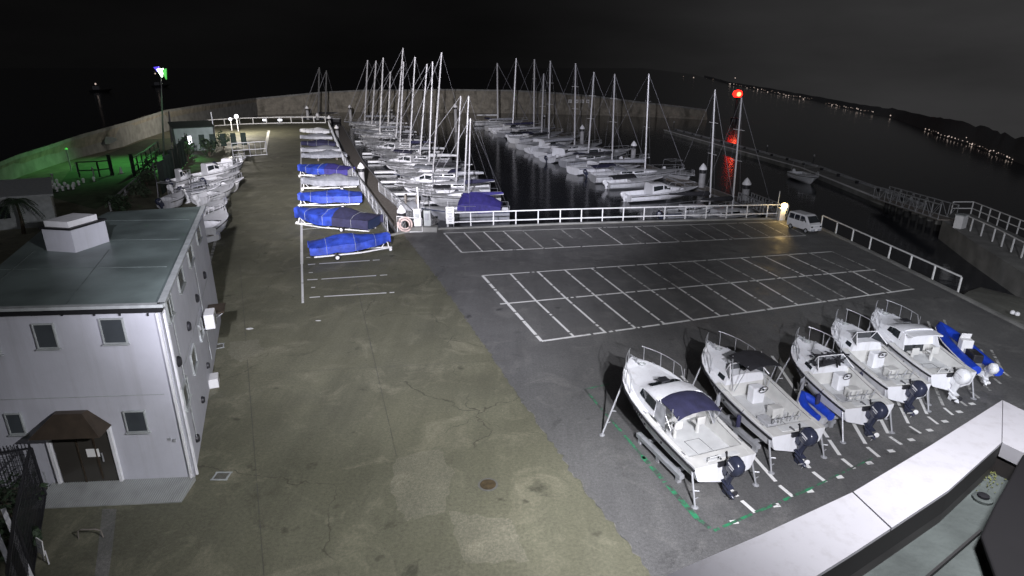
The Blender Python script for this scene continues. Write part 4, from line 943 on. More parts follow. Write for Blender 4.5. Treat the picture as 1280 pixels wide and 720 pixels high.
# ------------------------------------------------------------------ moored boats
def sailboat(label, bow, stern, group, mast_top=None, mast_base_x=None, cover=None, hullm=None, B=None, tilt=False, wires=True, hood=None, dim=False):
    zd = WATER + 1.25
    pb = G(*bow, zd); ps = G(*stern, zd); L = (pb.xy - ps.xy).length; c = (pb + ps) / 2; rz = heading(ps, pb)
    root = thing('sailboat', label, 'sailboat', (ps.x, ps.y, WATER), rz, group)
    Minv = frame_of(root.location, rz).inverted()
    B = B or L * .32; z0 = -.35; hs = 1.45; hb = 1.85
    w, zs, sec = make_hull(root, L, B, z0, hs, hb, hullm or M['gel2'], M['dark'] if len(label) % 3 else M['navyhull'], full=2.0, chine=.55, tr=.72, rake=.12)
    m_ = MB(); m_.loft([[Vector((L * s, f * w(s), zs(s) + .08 * (1 - f * f))) for f in (1, .5, 0, -.5, -1)] for s in [.26] + [s for s in SS if s > .28]], False)
    for k in (1, -1): m_.loft([[Vector((L * s, k * w(s), zs(s))), Vector((L * s, k * (w(s) - .45), zs(s) + .06)), Vector((L * s, k * (w(s) - .5), zs(s) - .5))] for s in (0, .08, .18, .26)], False)
    m_.add([(0, w(0), zs(0) - .3), (0, -w(0), zs(0) - .3), (L * .26, -w(.26), zs(.26) - .5), (L * .26, w(.26), zs(.26) - .5)], [(0, 1, 2, 3)])
    m_.build('deck', M['gel2'] if hullm else M['gel'], root)
    S = [(L * .26, B * .30, B * .27, zs(.26), zs(.26) + .58), (L * .40, B * .31, B * .27, zs(.4), zs(.4) + .55), (L * .56, B * .26, B * .21, zs(.56), zs(.56) + .42), (L * .68, B * .16, B * .10, zs(.68), zs(.68) + .10)]
    cab = cabin_loft(S).build('coach_roof', M['gel'], root, True)
    m_ = MB()
    for k in (1, -1):
        for i0, t0, t1 in ((0, .1, .9), (1, .05, .7)): m_ = MB(); side_glass(S, i0, i0 + 1, .30, .72, k, m_, t0, t1); m_.build('window', M['glass'], cab)
    if hood:
        m_ = MB(); R = [[Vector((x, f * B * .29 * q, zs(.26) + hh * (1 - .35 * abs(f) ** 3))) for f in (1, .8, .4, 0, -.4, -.8, -1)] for x, hh, q in ((L * .36, .55, .95), (L * .31, 1.0, 1.0), (L * .22, 1.15, 1.02), (L * .20, 1.1, 1.02))]
        m_.loft(R, False); m_.build('spray_hood', hood, root, True)
    m_ = MB()
    for s, k in ((.9, 1), (.9, -1), (.98, 1), (.98, -1)): m_.bar((L * s, k * (w(s) - .03), zs(s)), (L * s, k * (w(s) - .03), zs(s) + .62), .04)
    for k in (1, -1):
        pts = [Vector((L * s, k * (w(s) - .03), zs(s) + .62)) for s in (0, .1, .3, .5, .7, .9, .98)]; m_.tube(pts, .018, 4)
        for s in (0, .1, .3, .5, .7): m_.bar((L * s, k * (w(s) - .05), zs(s)), (L * s, k * (w(s) - .05), zs(s) + .62), .03)
    m_.bar((L * .98, w(.98), zs(1) + .62), (L * .98, -w(.98), zs(1) + .62), .04); m_.build('guard_rail', M['steel'], root)
    if mast_top:
        # mast foot on the centre line, top at its height
        best = None
        for i in range(60):
            s = .3 + .4 * i / 59; p = frame_of(root.location, rz) @ Vector((L * s, 0, zs(s) + .4))
            d = p; dep = d.y * CP + (H - d.z) * SP; px = 640 + F * d.x / dep
            e = abs(px - mast_base_x)
            if best is None or e < best[0]: best = (e, s, p)
        s, p = best[1], best[2]; top = PY(*mast_top, p.y); hm = top.z - p.z
        b = Minv @ p; t = Minv @ top; t.y *= .6
        r = .10 if hm > 11 else .085
        r *= max(1.0, p.y / 75)
        m_ = MB(); m_.tube([b, lerp(b, t, .6), t], r, 8, r2=r * .75); mast = m_.build('mast', M['dimalu'] if dim else M['alu'], root, True)
        m_ = MB()
        for f in (.45, .72): q = lerp(b, t, f); m_.bar(q + Vector((0, -.9, .06)), q + Vector((0, .9, .06)), .05)
        m_.build('spreader', M['alu'], mast)
        bm_ = b + (t - b).normalized() * 1.1; e = Vector((L * .06, 0, bm_.z + .1))
        m_ = MB(); m_.tube([bm_, e], .075, 6); m_.build('boom', M['alu'], root)
        m_ = MB(); cv = cover or M['gel3']
        R = []
        for f, rr in ((0, .10), (.04, .24), (.3, .21), (.7, .16), (.97, .10), (1, .03)):
            q = lerp(bm_, e, f) + Vector((0, 0, .12)); R.append([q + Vector((0, rr * .75 * math.cos(a), rr * math.sin(a) * 1.2)) for a in [j / 8 * 2 * PI for j in range(8)]])
        m_.loft(R); m_.build('sail_cover', cv, root, True)
        m_ = MB(); wr = .008 * max(1, p.y / 60)
        m_.tube([t, Vector((L * .985, 0, zs(1) + .1))], wr * 2.6, 5); m_.tube([t, Vector((.05, 0, zs(0) + .1))], wr, 4)
        for k in (1, -1): m_.tube([t, Vector((b.x - .1, k * w(.5) * .92, zs(.5)))], wr * .8, 4)
        m_.build('rigging', M['wire'], root)
    return root
def cruiser(label, bow, stern, group, cover=None, hullm=None, roof=True, B=None, zd=None, rack=False):
    zd = WATER + 1.1 if zd is None else zd
    pb = G(*bow, zd); ps = G(*stern, zd); L = (pb.xy - ps.xy).length; rz = heading(ps, pb); gz = zd - 1.1
    root = thing('motorboat', label, 'motorboat', (ps.x, ps.y, gz), rz, group)
    B = B or L * .34; w, zs, sec = make_hull(root, L, B, -.2, 1.15, 1.6, hullm or M['gel2'], M['dark'], full=2.3, chine=.45)
    m_ = MB(); m_.loft([[Vector((L * s, f * w(s), zs(s) + .07 * (1 - f * f))) for f in (1, .5, 0, -.5, -1)] for s in [.4] + [s for s in SS if s > .4]], False)
    for k in (1, -1): m_.loft([[Vector((L * s, k * w(s), zs(s))), Vector((L * s, k * (w(s) - .25), zs(s) + .03)), Vector((L * s, k * (w(s) - .3), zs(s) - .6))] for s in (0, .1, .25, .4)], False)
    m_.add([(0, w(0), zs(0) - .4), (0, -w(0), zs(0) - .4), (L * .4, -w(.4), zs(.4) - .6), (L * .4, w(.4), zs(.4) - .6)], [(0, 1, 2, 3)]); m_.build('deck', M['gel'], root)
    if roof:
        S = [(L * .30, B * .36, B * .30, zs(.3) - .3, zs(.3) + 1.15), (L * .46, B * .36, B * .29, zs(.46), zs(.46) + 1.12), (L * .58, B * .30, B * .20, zs(.58), zs(.58) + .62), (L * .76, B * .20, B * .14, zs(.76), zs(.76) + .2)]
        cab = cabin_loft(S).build('cabin', M['gel'], root, True)
        m_ = MB()
        for k in (1, -1): 
            for i0, t0, t1 in ((0, .1, .9), (1, 0, .8)): m_ = MB(); side_glass(S, i0, i0 + 1, .40, .82, k, m_, t0, t1); m_.build('window', M['glass'], cab)
        a, b = S[1], S[2]; f = lambda t, yy: Vector((lerp(a[0], b[0], t) + .03, yy * lerp(a[2], b[2], t) * .8, lerp(a[4], b[4], t) + .06))
        m_ = MB(); m_.add([f(.15, 1), f(.95, 1), f(.95, -1), f(.15, -1)], [(0, 1, 2, 3)]); m_.build('windscreen', M['glass'], cab)
    if cover:
        m_ = MB(); R = []
        for t in (0, .25, .6, 1): x = lerp(L * .05, L * .46, t); R.append([Vector((x, f * w(.3) * .86, zs(.3) + 1.0 - .25 * abs(f) ** 2 - .2 * (1 - t))) for f in (1, .6, 0, -.6, -1)] + [Vector((x, f * w(.3) * .86, zs(.3) + .92 - .25 * abs(f) ** 2 - .2 * (1 - t))) for f in (-1, -.6, 0, .6, 1)])
        m_.loft(R); m_.build('canopy', cover, root, True)
        m_ = MB()
        for k in (1, -1):
            for x in (.08, .42): m_.tube([(L * x, k * w(.3) * .84, zs(.2)), (L * x, k * w(.3) * .84, zs(.3) + .65)], .025, 5)
        m_.build('canopy_frame', M['steel'], root)
    rail_loop(root, w, zs, L, .62, .97, .6, posts=4, r=.025)
    outboard(root, -.05, zs(0) - .2, M['cowl'] if len(label) % 2 else M['cowlw'], .3, 1.0)
    if rack:
        m_ = MB()
        for k in (1, -1): m_.tube([(L * .1, k * w(.1) * .8, zs(.1)), (L * .14, k * w(.1) * .7, zs(.1) + 1.7), (L * .36, k * w(.3) * .7, zs(.3) + 1.7)], .03, 5)
        for x in (.14, .36): m_.tube([(L * x, w(.1) * .7, zs(.1) + 1.7), (L * x, -w(.1) * .7, zs(.1) + 1.7)], .03, 5)
        m_.build('rack', M['steel'], root)
    return root
gl = 'boats moored in the left marina row'; gr = 'boats moored in the right marina row'
left = [  # bow, stern, mast top, mast base x, cover, text
    ((430, 153), (498, 153), (459.5, 75), 456, None, 'white sailboat at the far end of the left row'),
    ((436, 157.5), (508, 157.5), (470, 76), 465, 'blackcov', 'sailboat with black sail cover second from the far end of the left row'),
    ((440, 162), (514, 162.5), (488, 89.5), 485, None, 'white sailboat with short mast third from the far end of the left row'),
    ((443, 167.5), (519, 168), (479, 72), 475, None, 'white sailboat fourth from the far end of the left row'),
    ((448, 173.5), (526, 174.5), (504, 60), 495, None, 'sailboat carrying the tallest mast of the left row'),
    ((453, 180), (536, 181), (504.5, 77), 500, 'blackcov', 'sailboat with black sail bundle just nearer than the tallest mast'),
    ((460, 187.5), (550, 189), (519, 71), 512, 'navycov', 'sailboat with navy sail cover in the middle of the left row'),
    ((466, 195.5), (562, 197.5), (534, 80), 525, None, 'white sailboat next to the middle one with navy sail cover'),
    ((472, 205), (578, 207.5), (541, 77), 536, None, 'long white sailboat opposite the first white capped pile'),
    ((492, 219), (597, 219.5), (552, 65.5), 541, 'blackcov', 'white sailboat with the second tallest mast leaning most to the right'),
    ((493, 233), (612, 231), (576, 120), 570, None, 'white sailboat with broad bare hull side facing the walkway'),
    ((528, 246), (624, 242), (586, 120), 580, 'navycov', 'white sailboat with pointed bow and navy cover beside the violet covered boat'),
    ((526, 262), (636, 260), (588, 148), 585, 'purplecov', 'sailboat under the violet blue cover nearest the white fence')]
for i, (bow, st, mt, mx, cv, txt) in enumerate(left):
    sailboat(txt, bow, st, gl, mt, mx, M[cv] if cv else M[('greycov', 'gel3', 'gel2')[i % 3]], M[('gel', 'gel2', 'gel3', 'gel', 'gel2')[i % 5]], hood=M[('blackcov', 'navycov', 'greycov', 'blackcov')[i % 4]] if i % 3 != 2 else None)
for bow, st, cv, hm, txt in (((450, 178), (498, 178.5), 'blackcov', 'gel', 'small motor boat with black canopy wedged near the far end of the left row'), ((458, 184.5), (512, 185.5), None, 'gel2', 'white wheelhouse motor boat just before the sailboat with navy cover'), ((464, 192), (520, 193.5), 'navycov', 'gel', 'motor boat with navy canopy in the middle of the left row'),
        ((474, 201), (534, 202.5), None, 'gel', 'white motor boat with dark cabin windows opposite the first white capped pile'), ((486, 212.5), (548, 213.5), 'greycov', 'gel2', 'motor boat with grey canopy in the near half of the left row'), ((498, 226), (560, 226), None, 'gel', 'white cabin boat next to the broad sided sailboat'), ((512, 240), (566, 239), 'blackcov', 'gel3', 'grey motor boat with black canopy beside the pointed bow sailboat')):
    cruiser(txt, bow, st, gl, M[cv] if cv else None, M[hm], roof=not cv)
# violet blue boat tent over the nearest sailboat
pbt = G(574, 258, WATER + 1.5); pst = G(627, 259, WATER + 1.5); rzt = heading(pbt, pst); Lt = (pst - pbt).length
t = tag(MB().build('boat_tent', M['purplecov']), 'violet blue cover tent over the boom of the nearest left row sailboat', 'boat cover')
mbt = MB(); R = []
for f, hh in ((0, .7), (.1, 1.5), (.5, 1.6), (.8, 1.15), (1, .6)):
    R.append([Vector((Lt * f, y, z * hh)) for y, z in ((1.3, -.3), (1.25, .35), (.6, .8), (0, 1.0), (-.6, .8), (-1.25, .35), (-1.3, -.3))])
mbt.loft(R, False); mbt.add(R[0], [list(range(7))]); mbt.add(R[-1], [list(range(7))])
me = t.data; bpy.data.objects.remove(t); t = tag(mbt.build('boat_tent', M['purplecov'], None, True), 'violet blue cover tent over the boom of the nearest left row sailboat', 'boat cover'); t.location = pbt; t.rotation_euler = (0, 0, rzt)
# plain motor boats in the left row and the grey covered dinghy at its end
covered('flat grey covered dinghy moored beside the end of the walkway', (497, 256), (528, 256), WATER + 1.0, 2.3, M['gel3'], gl, .6, None, False)
right = [
    ((660, 150.5), (592, 151.5), (621.5, 79), 622.5, None, 'sailboat at the far end of the right row'),
    ((676, 155), (608, 157.5), (645.5, 73), 641, None, 'white sailboat second from the far end of the right row'),
    ((694, 160.5), (626, 165), (668, 74), 667, 'navycov', 'sailboat with navy sail cover third from the far end of the right row'),
    ((704, 165.5), (642, 172), (680, 92), 677, None, 'sailboat with the shortest mast of the right row'),
    ((726, 170), (655, 180), (688, 76), 686, 'blackcov', 'sailboat with black sail cover in the middle of the right row'),
    ((752, 180), (675, 189), (719, 79), 718, None, 'white sailboat by the middle capped pile of the right row'),
    ((782, 192.5), (705, 200), (743, 90), 735, None, 'white sailboat with leaning mast just left of the pile with conical cap'),
    ((805, 199), (716, 208), (768, 92.5), 765, 'blackcov', 'long low sailboat with black sail bundle in the right row'),
    ((856, 213), (741, 217), (811, 92.5), 806, None, 'white sailboat with the rightmost mast of the right row')]
for i, (bow, st, mt, mx, cv, txt) in enumerate(right):
    sailboat(txt, bow, st, gr, mt, mx, M[cv] if cv else M[('gel2', 'greycov', 'gel3')[i % 3]], M[('gel2', 'gel', 'gel3', 'gel')[i % 4]], hood=M[('navycov', 'blackcov', 'greycov')[i % 3]] if i % 3 != 1 else None)
cruiser('small motor boat with flat stern in the middle of the right row', (728, 187), (684, 195.5), gr)
cruiser('white motor boat with wheelhouse in the right row behind the long low sailboat', (790, 188), (700, 194), gr, rack=False)
cruiser('motor cruiser with black canopy nearest the front fence in the right row', (828, 224), (760, 226), gr, M['blackcov'], roof=False)
cruiser('white cabin cruiser with long side windows nearest the front fence', (872, 236), (783, 241), gr, None, M['gel'])
cruiser('white open boat with rack moored below the capped pile', (812, 199), (780, 197), gr, roof=False, rack=True)
cruiser('white centre console boat with arch beyond the cabin cruiser', (868, 222), (832, 210), gr, roof=False, rack=True)
for bow, st, cv, hm, txt in (((668, 158), (618, 161.5), None, 'gel', 'small cabin boat near the far end of the right row'), ((690, 168), (636, 169), 'blackcov', 'gel2', 'motor boat with black canopy near the far end of the right row'), ((716, 178), (664, 185), None, 'gel', 'white cabin boat left of the middle capped pile in the right row'), ((800, 209), (735, 213), 'navycov', 'gel2', 'motor boat with navy canopy between the two longest right row sailboats')):
    cruiser(txt, bow, st, gr, M[cv] if cv else None, M[hm], roof=not cv)
sailboat('dark hulled sailboat moored below the quay with mast left of the red beacon', (918, 259), (828, 263), gr, (893.5, 112), 887, M['blackcov'], M['reject'])
sailboat('grey sailboat moored below the quay with mast crossing the red light', (965, 262), (868, 270), gr, (926.5, 122), 915, M['blackcov'], M['gel3'])
cruiser('grey inflatable like tender low beside the quay fence', (885, 268), (830, 266), gr, None, M['gel3'], roof=False)
# dark rigged boats beyond the far railing
for i, (x, yb) in enumerate(((398, 150), (407, 150))):
    sailboat('dim sailboat beyond the far railing, %s of two' % ('left' if i == 0 else 'right'), (x - 22, yb - 2), (x + 18, yb - 2), 'dim boats beyond the far railing', (x + 1, 84 if i == 0 else 88), x, M['blackcov'], M['reject'], dim=True)

# finger pontoons between the left row boats
for i, (x, y, x2) in enumerate(((446, 176, 462), (455, 191, 475), (462, 201, 490), (470, 214, 500), (478, 226, 505), (486, 241, 512), (496, 252, 520))):
    a = G(x - 2, y, -1.75); b = G(x2 + 25, y - 1, -1.75); r = thing('finger_pontoon', 'narrow grey finger pontoon, %s from the far end of the walkway' % ordn(i), 'pontoon', a, heading(a, b), 'finger pontoons off the walkway')
    L = (b - a).length; m_ = MB(); m_.box((L / 2, 0, -.15), (L, .8, .3)); m_.build('deck', M['galv'], r); m_ = MB(); m_.bar((0, .43, -.02), (L, .43, -.02), .06); m_.bar((0, -.43, -.02), (L, -.43, -.02), .06); m_.build('edge', M['white'], r)

# piles with conical white caps
def pile(px, ycap, ybase, dia, label, collar=True):
    b = G(px, ybase, WATER); t = PY(px, ycap, b.y); h = t.z - WATER
    r = thing('mooring_pile', label, 'pile', b, 0, 'mooring piles with white caps'); R = dia / 2
    m_ = MB(); m_.lathe([(R, -1.5), (R, h - R * 3.2)], n=16); m_.build('shaft', M['pile'], r, True)
    m_ = MB(); m_.lathe([(R * 1.02, h - R * 3.2), (R * 1.02, h - R * 2.0)], n=16); m_.build('band', M['dark'], r, True)
    m_ = MB(); m_.lathe([(R * 1.25, h - R * 2.0), (R * 1.25, h - R * 1.6), (R * .7, h - R * .7), (R * .08, h)], n=16); m_.build('cap', M['cap'], r, True)
for px, yc, yb, d, lab in ((454, 203, 245, .75, 'pile with white cap on the walkway opposite the blue covered boats'), (504, 256, 300, .75, 'nearest pile with white cap at the end of the walkway'), (413, 144, 165, .8, 'pile with bright white cap by the far corner of the railing'), (422, 156, 174, .8, 'pile with white cap just past the far corner of the railing'),
        (398, 141, 158, .8, 'pile with white cap seen over the far railing'), (386, 132, 158, .8, 'tall pile behind the far railing left of the dim sailboats'), (439, 131, 156, .8, 'pile with white cap standing before the far left row boats'), (490, 135, 158, .8, 'pile with white cap among the far left row masts'), (570, 130, 165, .8, 'pile with white cap at the open end of the left row'),
        (679, 142, 165, .8, 'pile with white cap farthest along the right row'), (727, 156, 182, .85, 'pile with conical white cap behind the middle of the right row'), (791, 176, 202, .85, 'pile with conical white cap near the rightmost mast of the right row'), (876, 204, 238, .85, 'stout pile with white cap beside the cabin cruiser'), (930, 222, 256, .85, 'stout pile with white cap by the gangway near the warm lamp')):
    pile(px, yc, yb, d, lab)

# gangway to the right row, warm lamp, van
def truss(name, label, a, b, w, h, cat='gangway', mt=None):
    L = (b - a).length; r = thing(name, label, cat, a, 0); d = (b - a).normalized(); s = Vector((-d.y, d.x, 0)).normalized() * w / 2; mt = mt or M['galv']; rel = b - a
    m_ = MB(); m_.bar(Vector((0, 0, 0)), rel, w, .10); m_.build('deck', M['wood'], r)
    n = max(4, int(L / 1.4))
    for k in (1, -1):
        m_ = MB(); up = Vector((0, 0, h)); o = s * k
        m_.bar(o + Vector((0, 0, .08)), o + rel + Vector((0, 0, .08)), .09); m_.bar(o + up, o + rel + up, .09)
        for i in range(n + 1): q = lerp(Vector((0, 0, 0)), rel, i / n) + o; m_.bar(q, q + up, .045)
        for i in range(n): q = lerp(Vector((0, 0, 0)), rel, i / n) + o; q2 = lerp(Vector((0, 0, 0)), rel, (i + 1) / n) + o; m_.bar(q if i % 2 else q + up, q2 + up if i % 2 else q2, .035)
        m_.build('side_truss', mt, r)
    return r
truss('gangway', 'grey truss gangway descending from the quay by the warm lamp', G(968, 270, .1), G(930, 252, -1.5), 1.5, 1.1)
p = G(976, 275); r = thing('lamp_post', 'warm glowing lamp on a short white post at the fence end', 'lamp', p)
t = PY(978.5, 257, p.y); h = t.z
m_ = MB(); m_.box((0, 0, h * .4), (.55, .5, h * .8)); m_.box((0, 0, h * .82), (.65, .6, .08)); m_.build('cabinet', M['white'], r, bevel=.02)
m_ = MB(); m_.lathe([(.06, 0), (.06, h)], (.1, .1, 0), n=8); m_.build('post', M['galv'], r)
m_ = MB(); m_.lathe([(.02, -.28), (.22, -.2), (.30, 0), (.22, .2), (.02, .28)], (.1, -.1, h), n=12); m_.build('lamp_globe', M['lampwarm'], r, True)
warm_lamp = p + Vector((.0, -.35, h - .1))
p = G(970, 272); tag(MB().tube([(0, 0, 0), (0, 0, 2.6)], .05).build('pole', M['galv']), 'thin bare pole standing left of the warm lamp', 'pole').location = p
# van
def van():
    pr = G(990, 283.5); pf = G(1018, 292.5); rz = heading(pr, pf); Lv = 3.5; Wv = 1.5; Hv = 1.85
    r = thing('parked_van', 'small white minivan parked by the quay fence at right', 'van', lerp(pr, pf, .5), rz)
    prof = [(-1.72, .32), (-1.75, .8), (-1.72, 1.15), (-1.62, 1.78), (-1.45, 1.86), (.55, 1.86), (.80, 1.78), (1.42, 1.08), (1.66, .98), (1.75, .75), (1.74, .34)]
    m_ = MB(); m_.loft([[Vector((x, y * (1 if z < 1.2 else 1 - (z - 1.1) * .14), z)) for x, z in prof] for y in (-Wv / 2, Wv / 2)]); m_.build('body', M['vanpaint'], r, bevel=.05)
    f = lambda z: Wv / 2 * (1 - (z - 1.1) * .14) + .008
    for k in (1, -1):
        for x0, x1 in ((-1.5, -.75), (-.68, .05), (.12, .62)):
            m_ = MB(); q = [Vector((x0, k * f(1.15), 1.15)), Vector((x1 + (.42 if x1 > .5 else 0), k * f(1.15), 1.15)), Vector((x1, k * f(1.7), 1.7)), Vector((x0 + .04, k * f(1.7), 1.7))]; m_.add(q, [(0, 1, 2, 3)]); m_.build('window', M['glass'], r)
    m_ = MB(); m_.add([(.86, -.58, 1.74), (.86, .58, 1.74), (1.40, .66, 1.13), (1.40, -.66, 1.13)], [(0, 1, 2, 3)]); m_.v = [v + Vector((.03, 0, .02)) for v in m_.v]; m_.build('windscreen', M['glass'], r)
    m_ = MB(); m_.add([(-1.70, -.58, 1.2), (-1.70, .58, 1.2), (-1.63, .55, 1.7), (-1.63, -.55, 1.7)], [(0, 1, 2, 3)]); m_.v = [v + Vector((-.03, 0, 0)) for v in m_.v]; m_.build('rear_window', M['glass'], r)
    for k in (1, -1):
        for x in (-1.08, 1.12):
            m_ = MB(); m_.lathe([(.17, -.09), (.28, -.08), (.28, .08), (.17, .09)], n=18); Mx = Matrix.Translation((x, k * .68, .28)) @ Matrix.Rotation(PI / 2, 4, 'X'); m_.v = [Mx @ v for v in m_.v]; w_ = m_.build('wheel', M['rubber'], r)
            m_ = MB(); m_.lathe([(.165, -.095), (.165, .095)], n=14); m_.v = [Mx @ v for v in m_.v]; m_.build('rim', M['galv'], w_)
        m_ = MB(); m_.box((1.70, k * .55, .78), (.1, .26, .16)); m_.build('headlight', M['glass'], r, bevel=.02)
        m_ = MB(); m_.box((.80, k * .84, 1.18), (.10, .16, .16)); m_.build('wing_mirror', M['vanpaint'], r, bevel=.02)
    m_ = MB(); m_.box((1.73, 0, .45), (.10, 1.35, .2)); m_.box((1.745, 0, .8), (.05, .55, .08)); m_.build('bumper', M['gel3'], r, bevel=.02)
    m_ = MB(); m_.box((1.79, 0, .47), (.012, .33, .16)); m_.build('number_plate', M['paper'], r)
van()
for o_ in SC.objects:
    if o_.name == 'parked_van': o_.scale = (.84, .84, .84)

# ------------------------------------------------------------------ right hand breakwater pontoon, wharf and gangway
def pier():
    px = [(830, 163), (1000, 210), (1120, 258)]
    P = [G(x, y, WATER + .6) for x, y in px]; loc = P[0]
    r = thing('breakwater_pontoon', 'long low floating breakwater pontoon crossing the dark water at right', 'pontoon', loc)
    m_ = MB(); e = MB(); k_ = MB(); pp = MB()
    for a, b in zip(P, P[1:]):
        a = a - loc; b = b - loc; d = (b - a).normalized(); s = Vector((-d.y, d.x, 0)); s = s if s.x > 0 else -s
        m_.bar(a + s * 1.6 - Vector((0, 0, .35)), b + s * 1.6 - Vector((0, 0, .35)), 3.0, .9)
        e.bar(a + Vector((0, 0, .14)), b + Vector((0, 0, .14)), .30, .10)
        k_.bar(a + s * 3.0 + Vector((0, 0, .25)), b + s * 3.0 + Vector((0, 0, .25)), .3, .3)
        n = int((b - a).length / 5)
        for i in range(n): q = lerp(a, b, (i + .5) / n) + s * 2.2; pp = MB(); pp.box(q + Vector((0, 0, .3)), (.35, .35, .4)); pp.build('bollard', M['dark'], r)
    m_.build('deck', M['concrete'], r); e.build('edge_strip', M['white'], r); k_.build('kerb_pipe', M['galv'], r)
    return P
PIER = pier()
for i, (x, yb, hgt) in enumerate(((842, 160, 1.4), (958, 192, 1.3), (1016, 206, 1.4))):
    b = G(x, yb, WATER + .7); r = thing('pontoon_post', ['dark post on the far tip of the breakwater pontoon', 'slim post in the middle of the breakwater pontoon', 'slim post behind the small white boat'][i], 'post', b)
    m_ = MB(); m_.tube([(0, 0, 0), (0, 0, hgt)], .09); m_.build('shaft', M['dark'], r); m_ = MB(); m_.lathe([(.14, hgt), (.14, hgt + .2), (.03, hgt + .3)], n=8); m_.build('cap', M['pile'], r)
cruiser('small white open boat tied to the breakwater pontoon', (1022, 224), (994, 213), 'boats moored along the breakwater pontoon', None, M['gel'], roof=False, rack=True)
truss('gangway', 'pale truss gangway linking the floating breakwater and the wharf', G(1183, 275, -.3), G(1100, 248, -1.2), 1.6, 1.5)
# wharf
wf = [G(1178, 276, -.4), G(1215, 300, -.3), G(1290, 345, -.2), G(1330, 350, -.2), G(1330, 318, -.2), G(1215, 268, -.4), G(1190, 266, -.4)]
r = thing('wharf', 'low concrete wharf at right with row of tyre fenders', 'wharf', wf[0])
m_ = MB(); m_.prism([((p - wf[0]).x, (p - wf[0]).y) for p in wf], -4, 0.05); m_.build('deck', M['concrete'], r)
post_fence('wharf_railing', 'white wharf railing along the near edge of the wharf deck', 'railing', None, 1.25, 1.7, M['white'], rails=(1.0,), post_w=.09, pts=[G(1200, 283, -.3), G(1240, 302, -.25), G(1290, 330, -.2)])
post_fence('wharf_railing', 'white double railing along the far edge of the wharf deck', 'railing', None, 1.35, 1.7, M['white'], rails=(1.0, .5), post_w=.08, pts=[G(1188, 268, -.4), G(1213, 268, -.4), G(1330, 318, -.2)])
p = G(1199, 285, -.33); r = thing('wharf_cabinet', 'white cabinet at the head of the wharf gangway', 'cabinet', p, .5); m_ = MB(); m_.box((0, 0, .6), (.9, .7, 1.2)); m_.build('body', M['white'], r, bevel=.02); m_ = MB(); m_.box((0, 0, 1.25), (1.0, .8, .08)); m_.build('lid', M['gutter'], r)
wfA, wfB = G(1108, 260, WATER), G(1216, 309, WATER)
for i in range(12):
    q = lerp(wfA, wfB, i / 11); r = thing('wharf_pile', 'pale topped dark pile, %s of twelve from the pontoon end of the wharf' % ordn(i), 'pile', q, 0, 'row of piles beneath the wharf gangway')
    m_ = MB(); m_.lathe([(.27, -2), (.27, .7)], n=10); m_.build('shaft', M['rubber'], r); m_ = MB(); m_.lathe([(.3, .7), (.3, 1.05), (.1, 1.15)], n=10); m_.build('cap', M['concrete'], r)
# two white floats on the slipway
for i, (x, y) in enumerate(((1265, 393), (1271, 395))):
    q = G(x, y); q.z = -.32; p_ = G(x, y, -.3); r = tag(MB().lathe([(.02, 0), (.12, .05), (.14, .14), (.10, .24), (.02, .28)], n=12).build('float_buoy', M['cap'], None, True), ['white ball float on the slipway, the left one of the pair', 'dimmer ball float on the slipway, the right one of the pair'][i], 'float', 'pair of floats on the slipway'); r.location = p_

# ------------------------------------------------------------------ quay corner furniture
p = G(522, 288); r = thing('life_ring_stand', 'pale ring and tubular frame at the quay corner', 'life ring', G(507, 291), 0)
m_ = MB()
for rr_, z in ((.62, .8), (.42, .8)): m_.tube([(rr_ * math.cos(a), -.1, z + rr_ * math.sin(a)) for a in [j / 18 * 2 * PI for j in range(19)]], .08, 6, cap=False)
m_.build('ring', M['ringred'], r, True); m_ = MB(); m_.tube([(-.7, 0, 0), (-.7, 0, 1.5), (1.5, 0, 1.3), (1.5, 0, .1), (.4, -.1, .1)], .05, 6); m_.build('frame', M['white'], r)
r = thing('ticket_box', 'tall pale service box with thin pole on a concrete block at the quay corner', 'service box', G(523, 289)); m_ = MB(); m_.box((0, 0, 1.25), (.62, .5, 1.5)); m_.box((0, 0, 2.04), (.72, .6, .10)); m_.build('body', M['white'], r, bevel=.03); m_ = MB(); m_.box((0, -.26, 1.45), (.4, .03, .5)); m_.build('panel', M['gutter'], r); m_ = MB(); m_.tube([(.1, 0, 2.05), (.1, 0, 4.0)], .07); m_.build('pole', M['trim'], r)
r = thing('service_box', 'grey service box right of the tall one with the pole', 'service box', G(535, 288)); m_ = MB(); m_.box((0, 0, 1.15), (.62, .45, 1.4)); m_.build('body', M['gutter'], r, bevel=.03); m_ = MB(); m_.box((0, -.24, 1.3), (.4, .03, .6)); m_.build('panel', M['gel3'], r)
tag(MB().box((0, 0, .23), (2.6, .9, .46)).build('concrete_block', M['concrete'], bevel=.03), 'low concrete block under the two service boxes', 'block').location = G(529, 289)
r = thing('notice_board', 'white notice board with printed lines on the quay fence', 'sign', G(563, 284.5)); m_ = MB(); m_.box((0, 0, 1.15), (.75, .05, 1.6)); m_.build('board', M['paper'], r); m_ = MB(); rr_ = random.Random(2)
for i in range(9): m_.box((rr_.uniform(-.04, .04), -.03, 1.8 - i * .15), (.5 - .12 * (i % 3), .012, .05))
m_.build('lettering', M['gel3'], r); m_ = MB(); m_.tube([(-.3, .05, 0), (-.3, .05, 1.5)], .035); m_.tube([(.3, .05, 0), (.3, .05, 1.5)], .035); m_.build('legs', M['galv'], r)

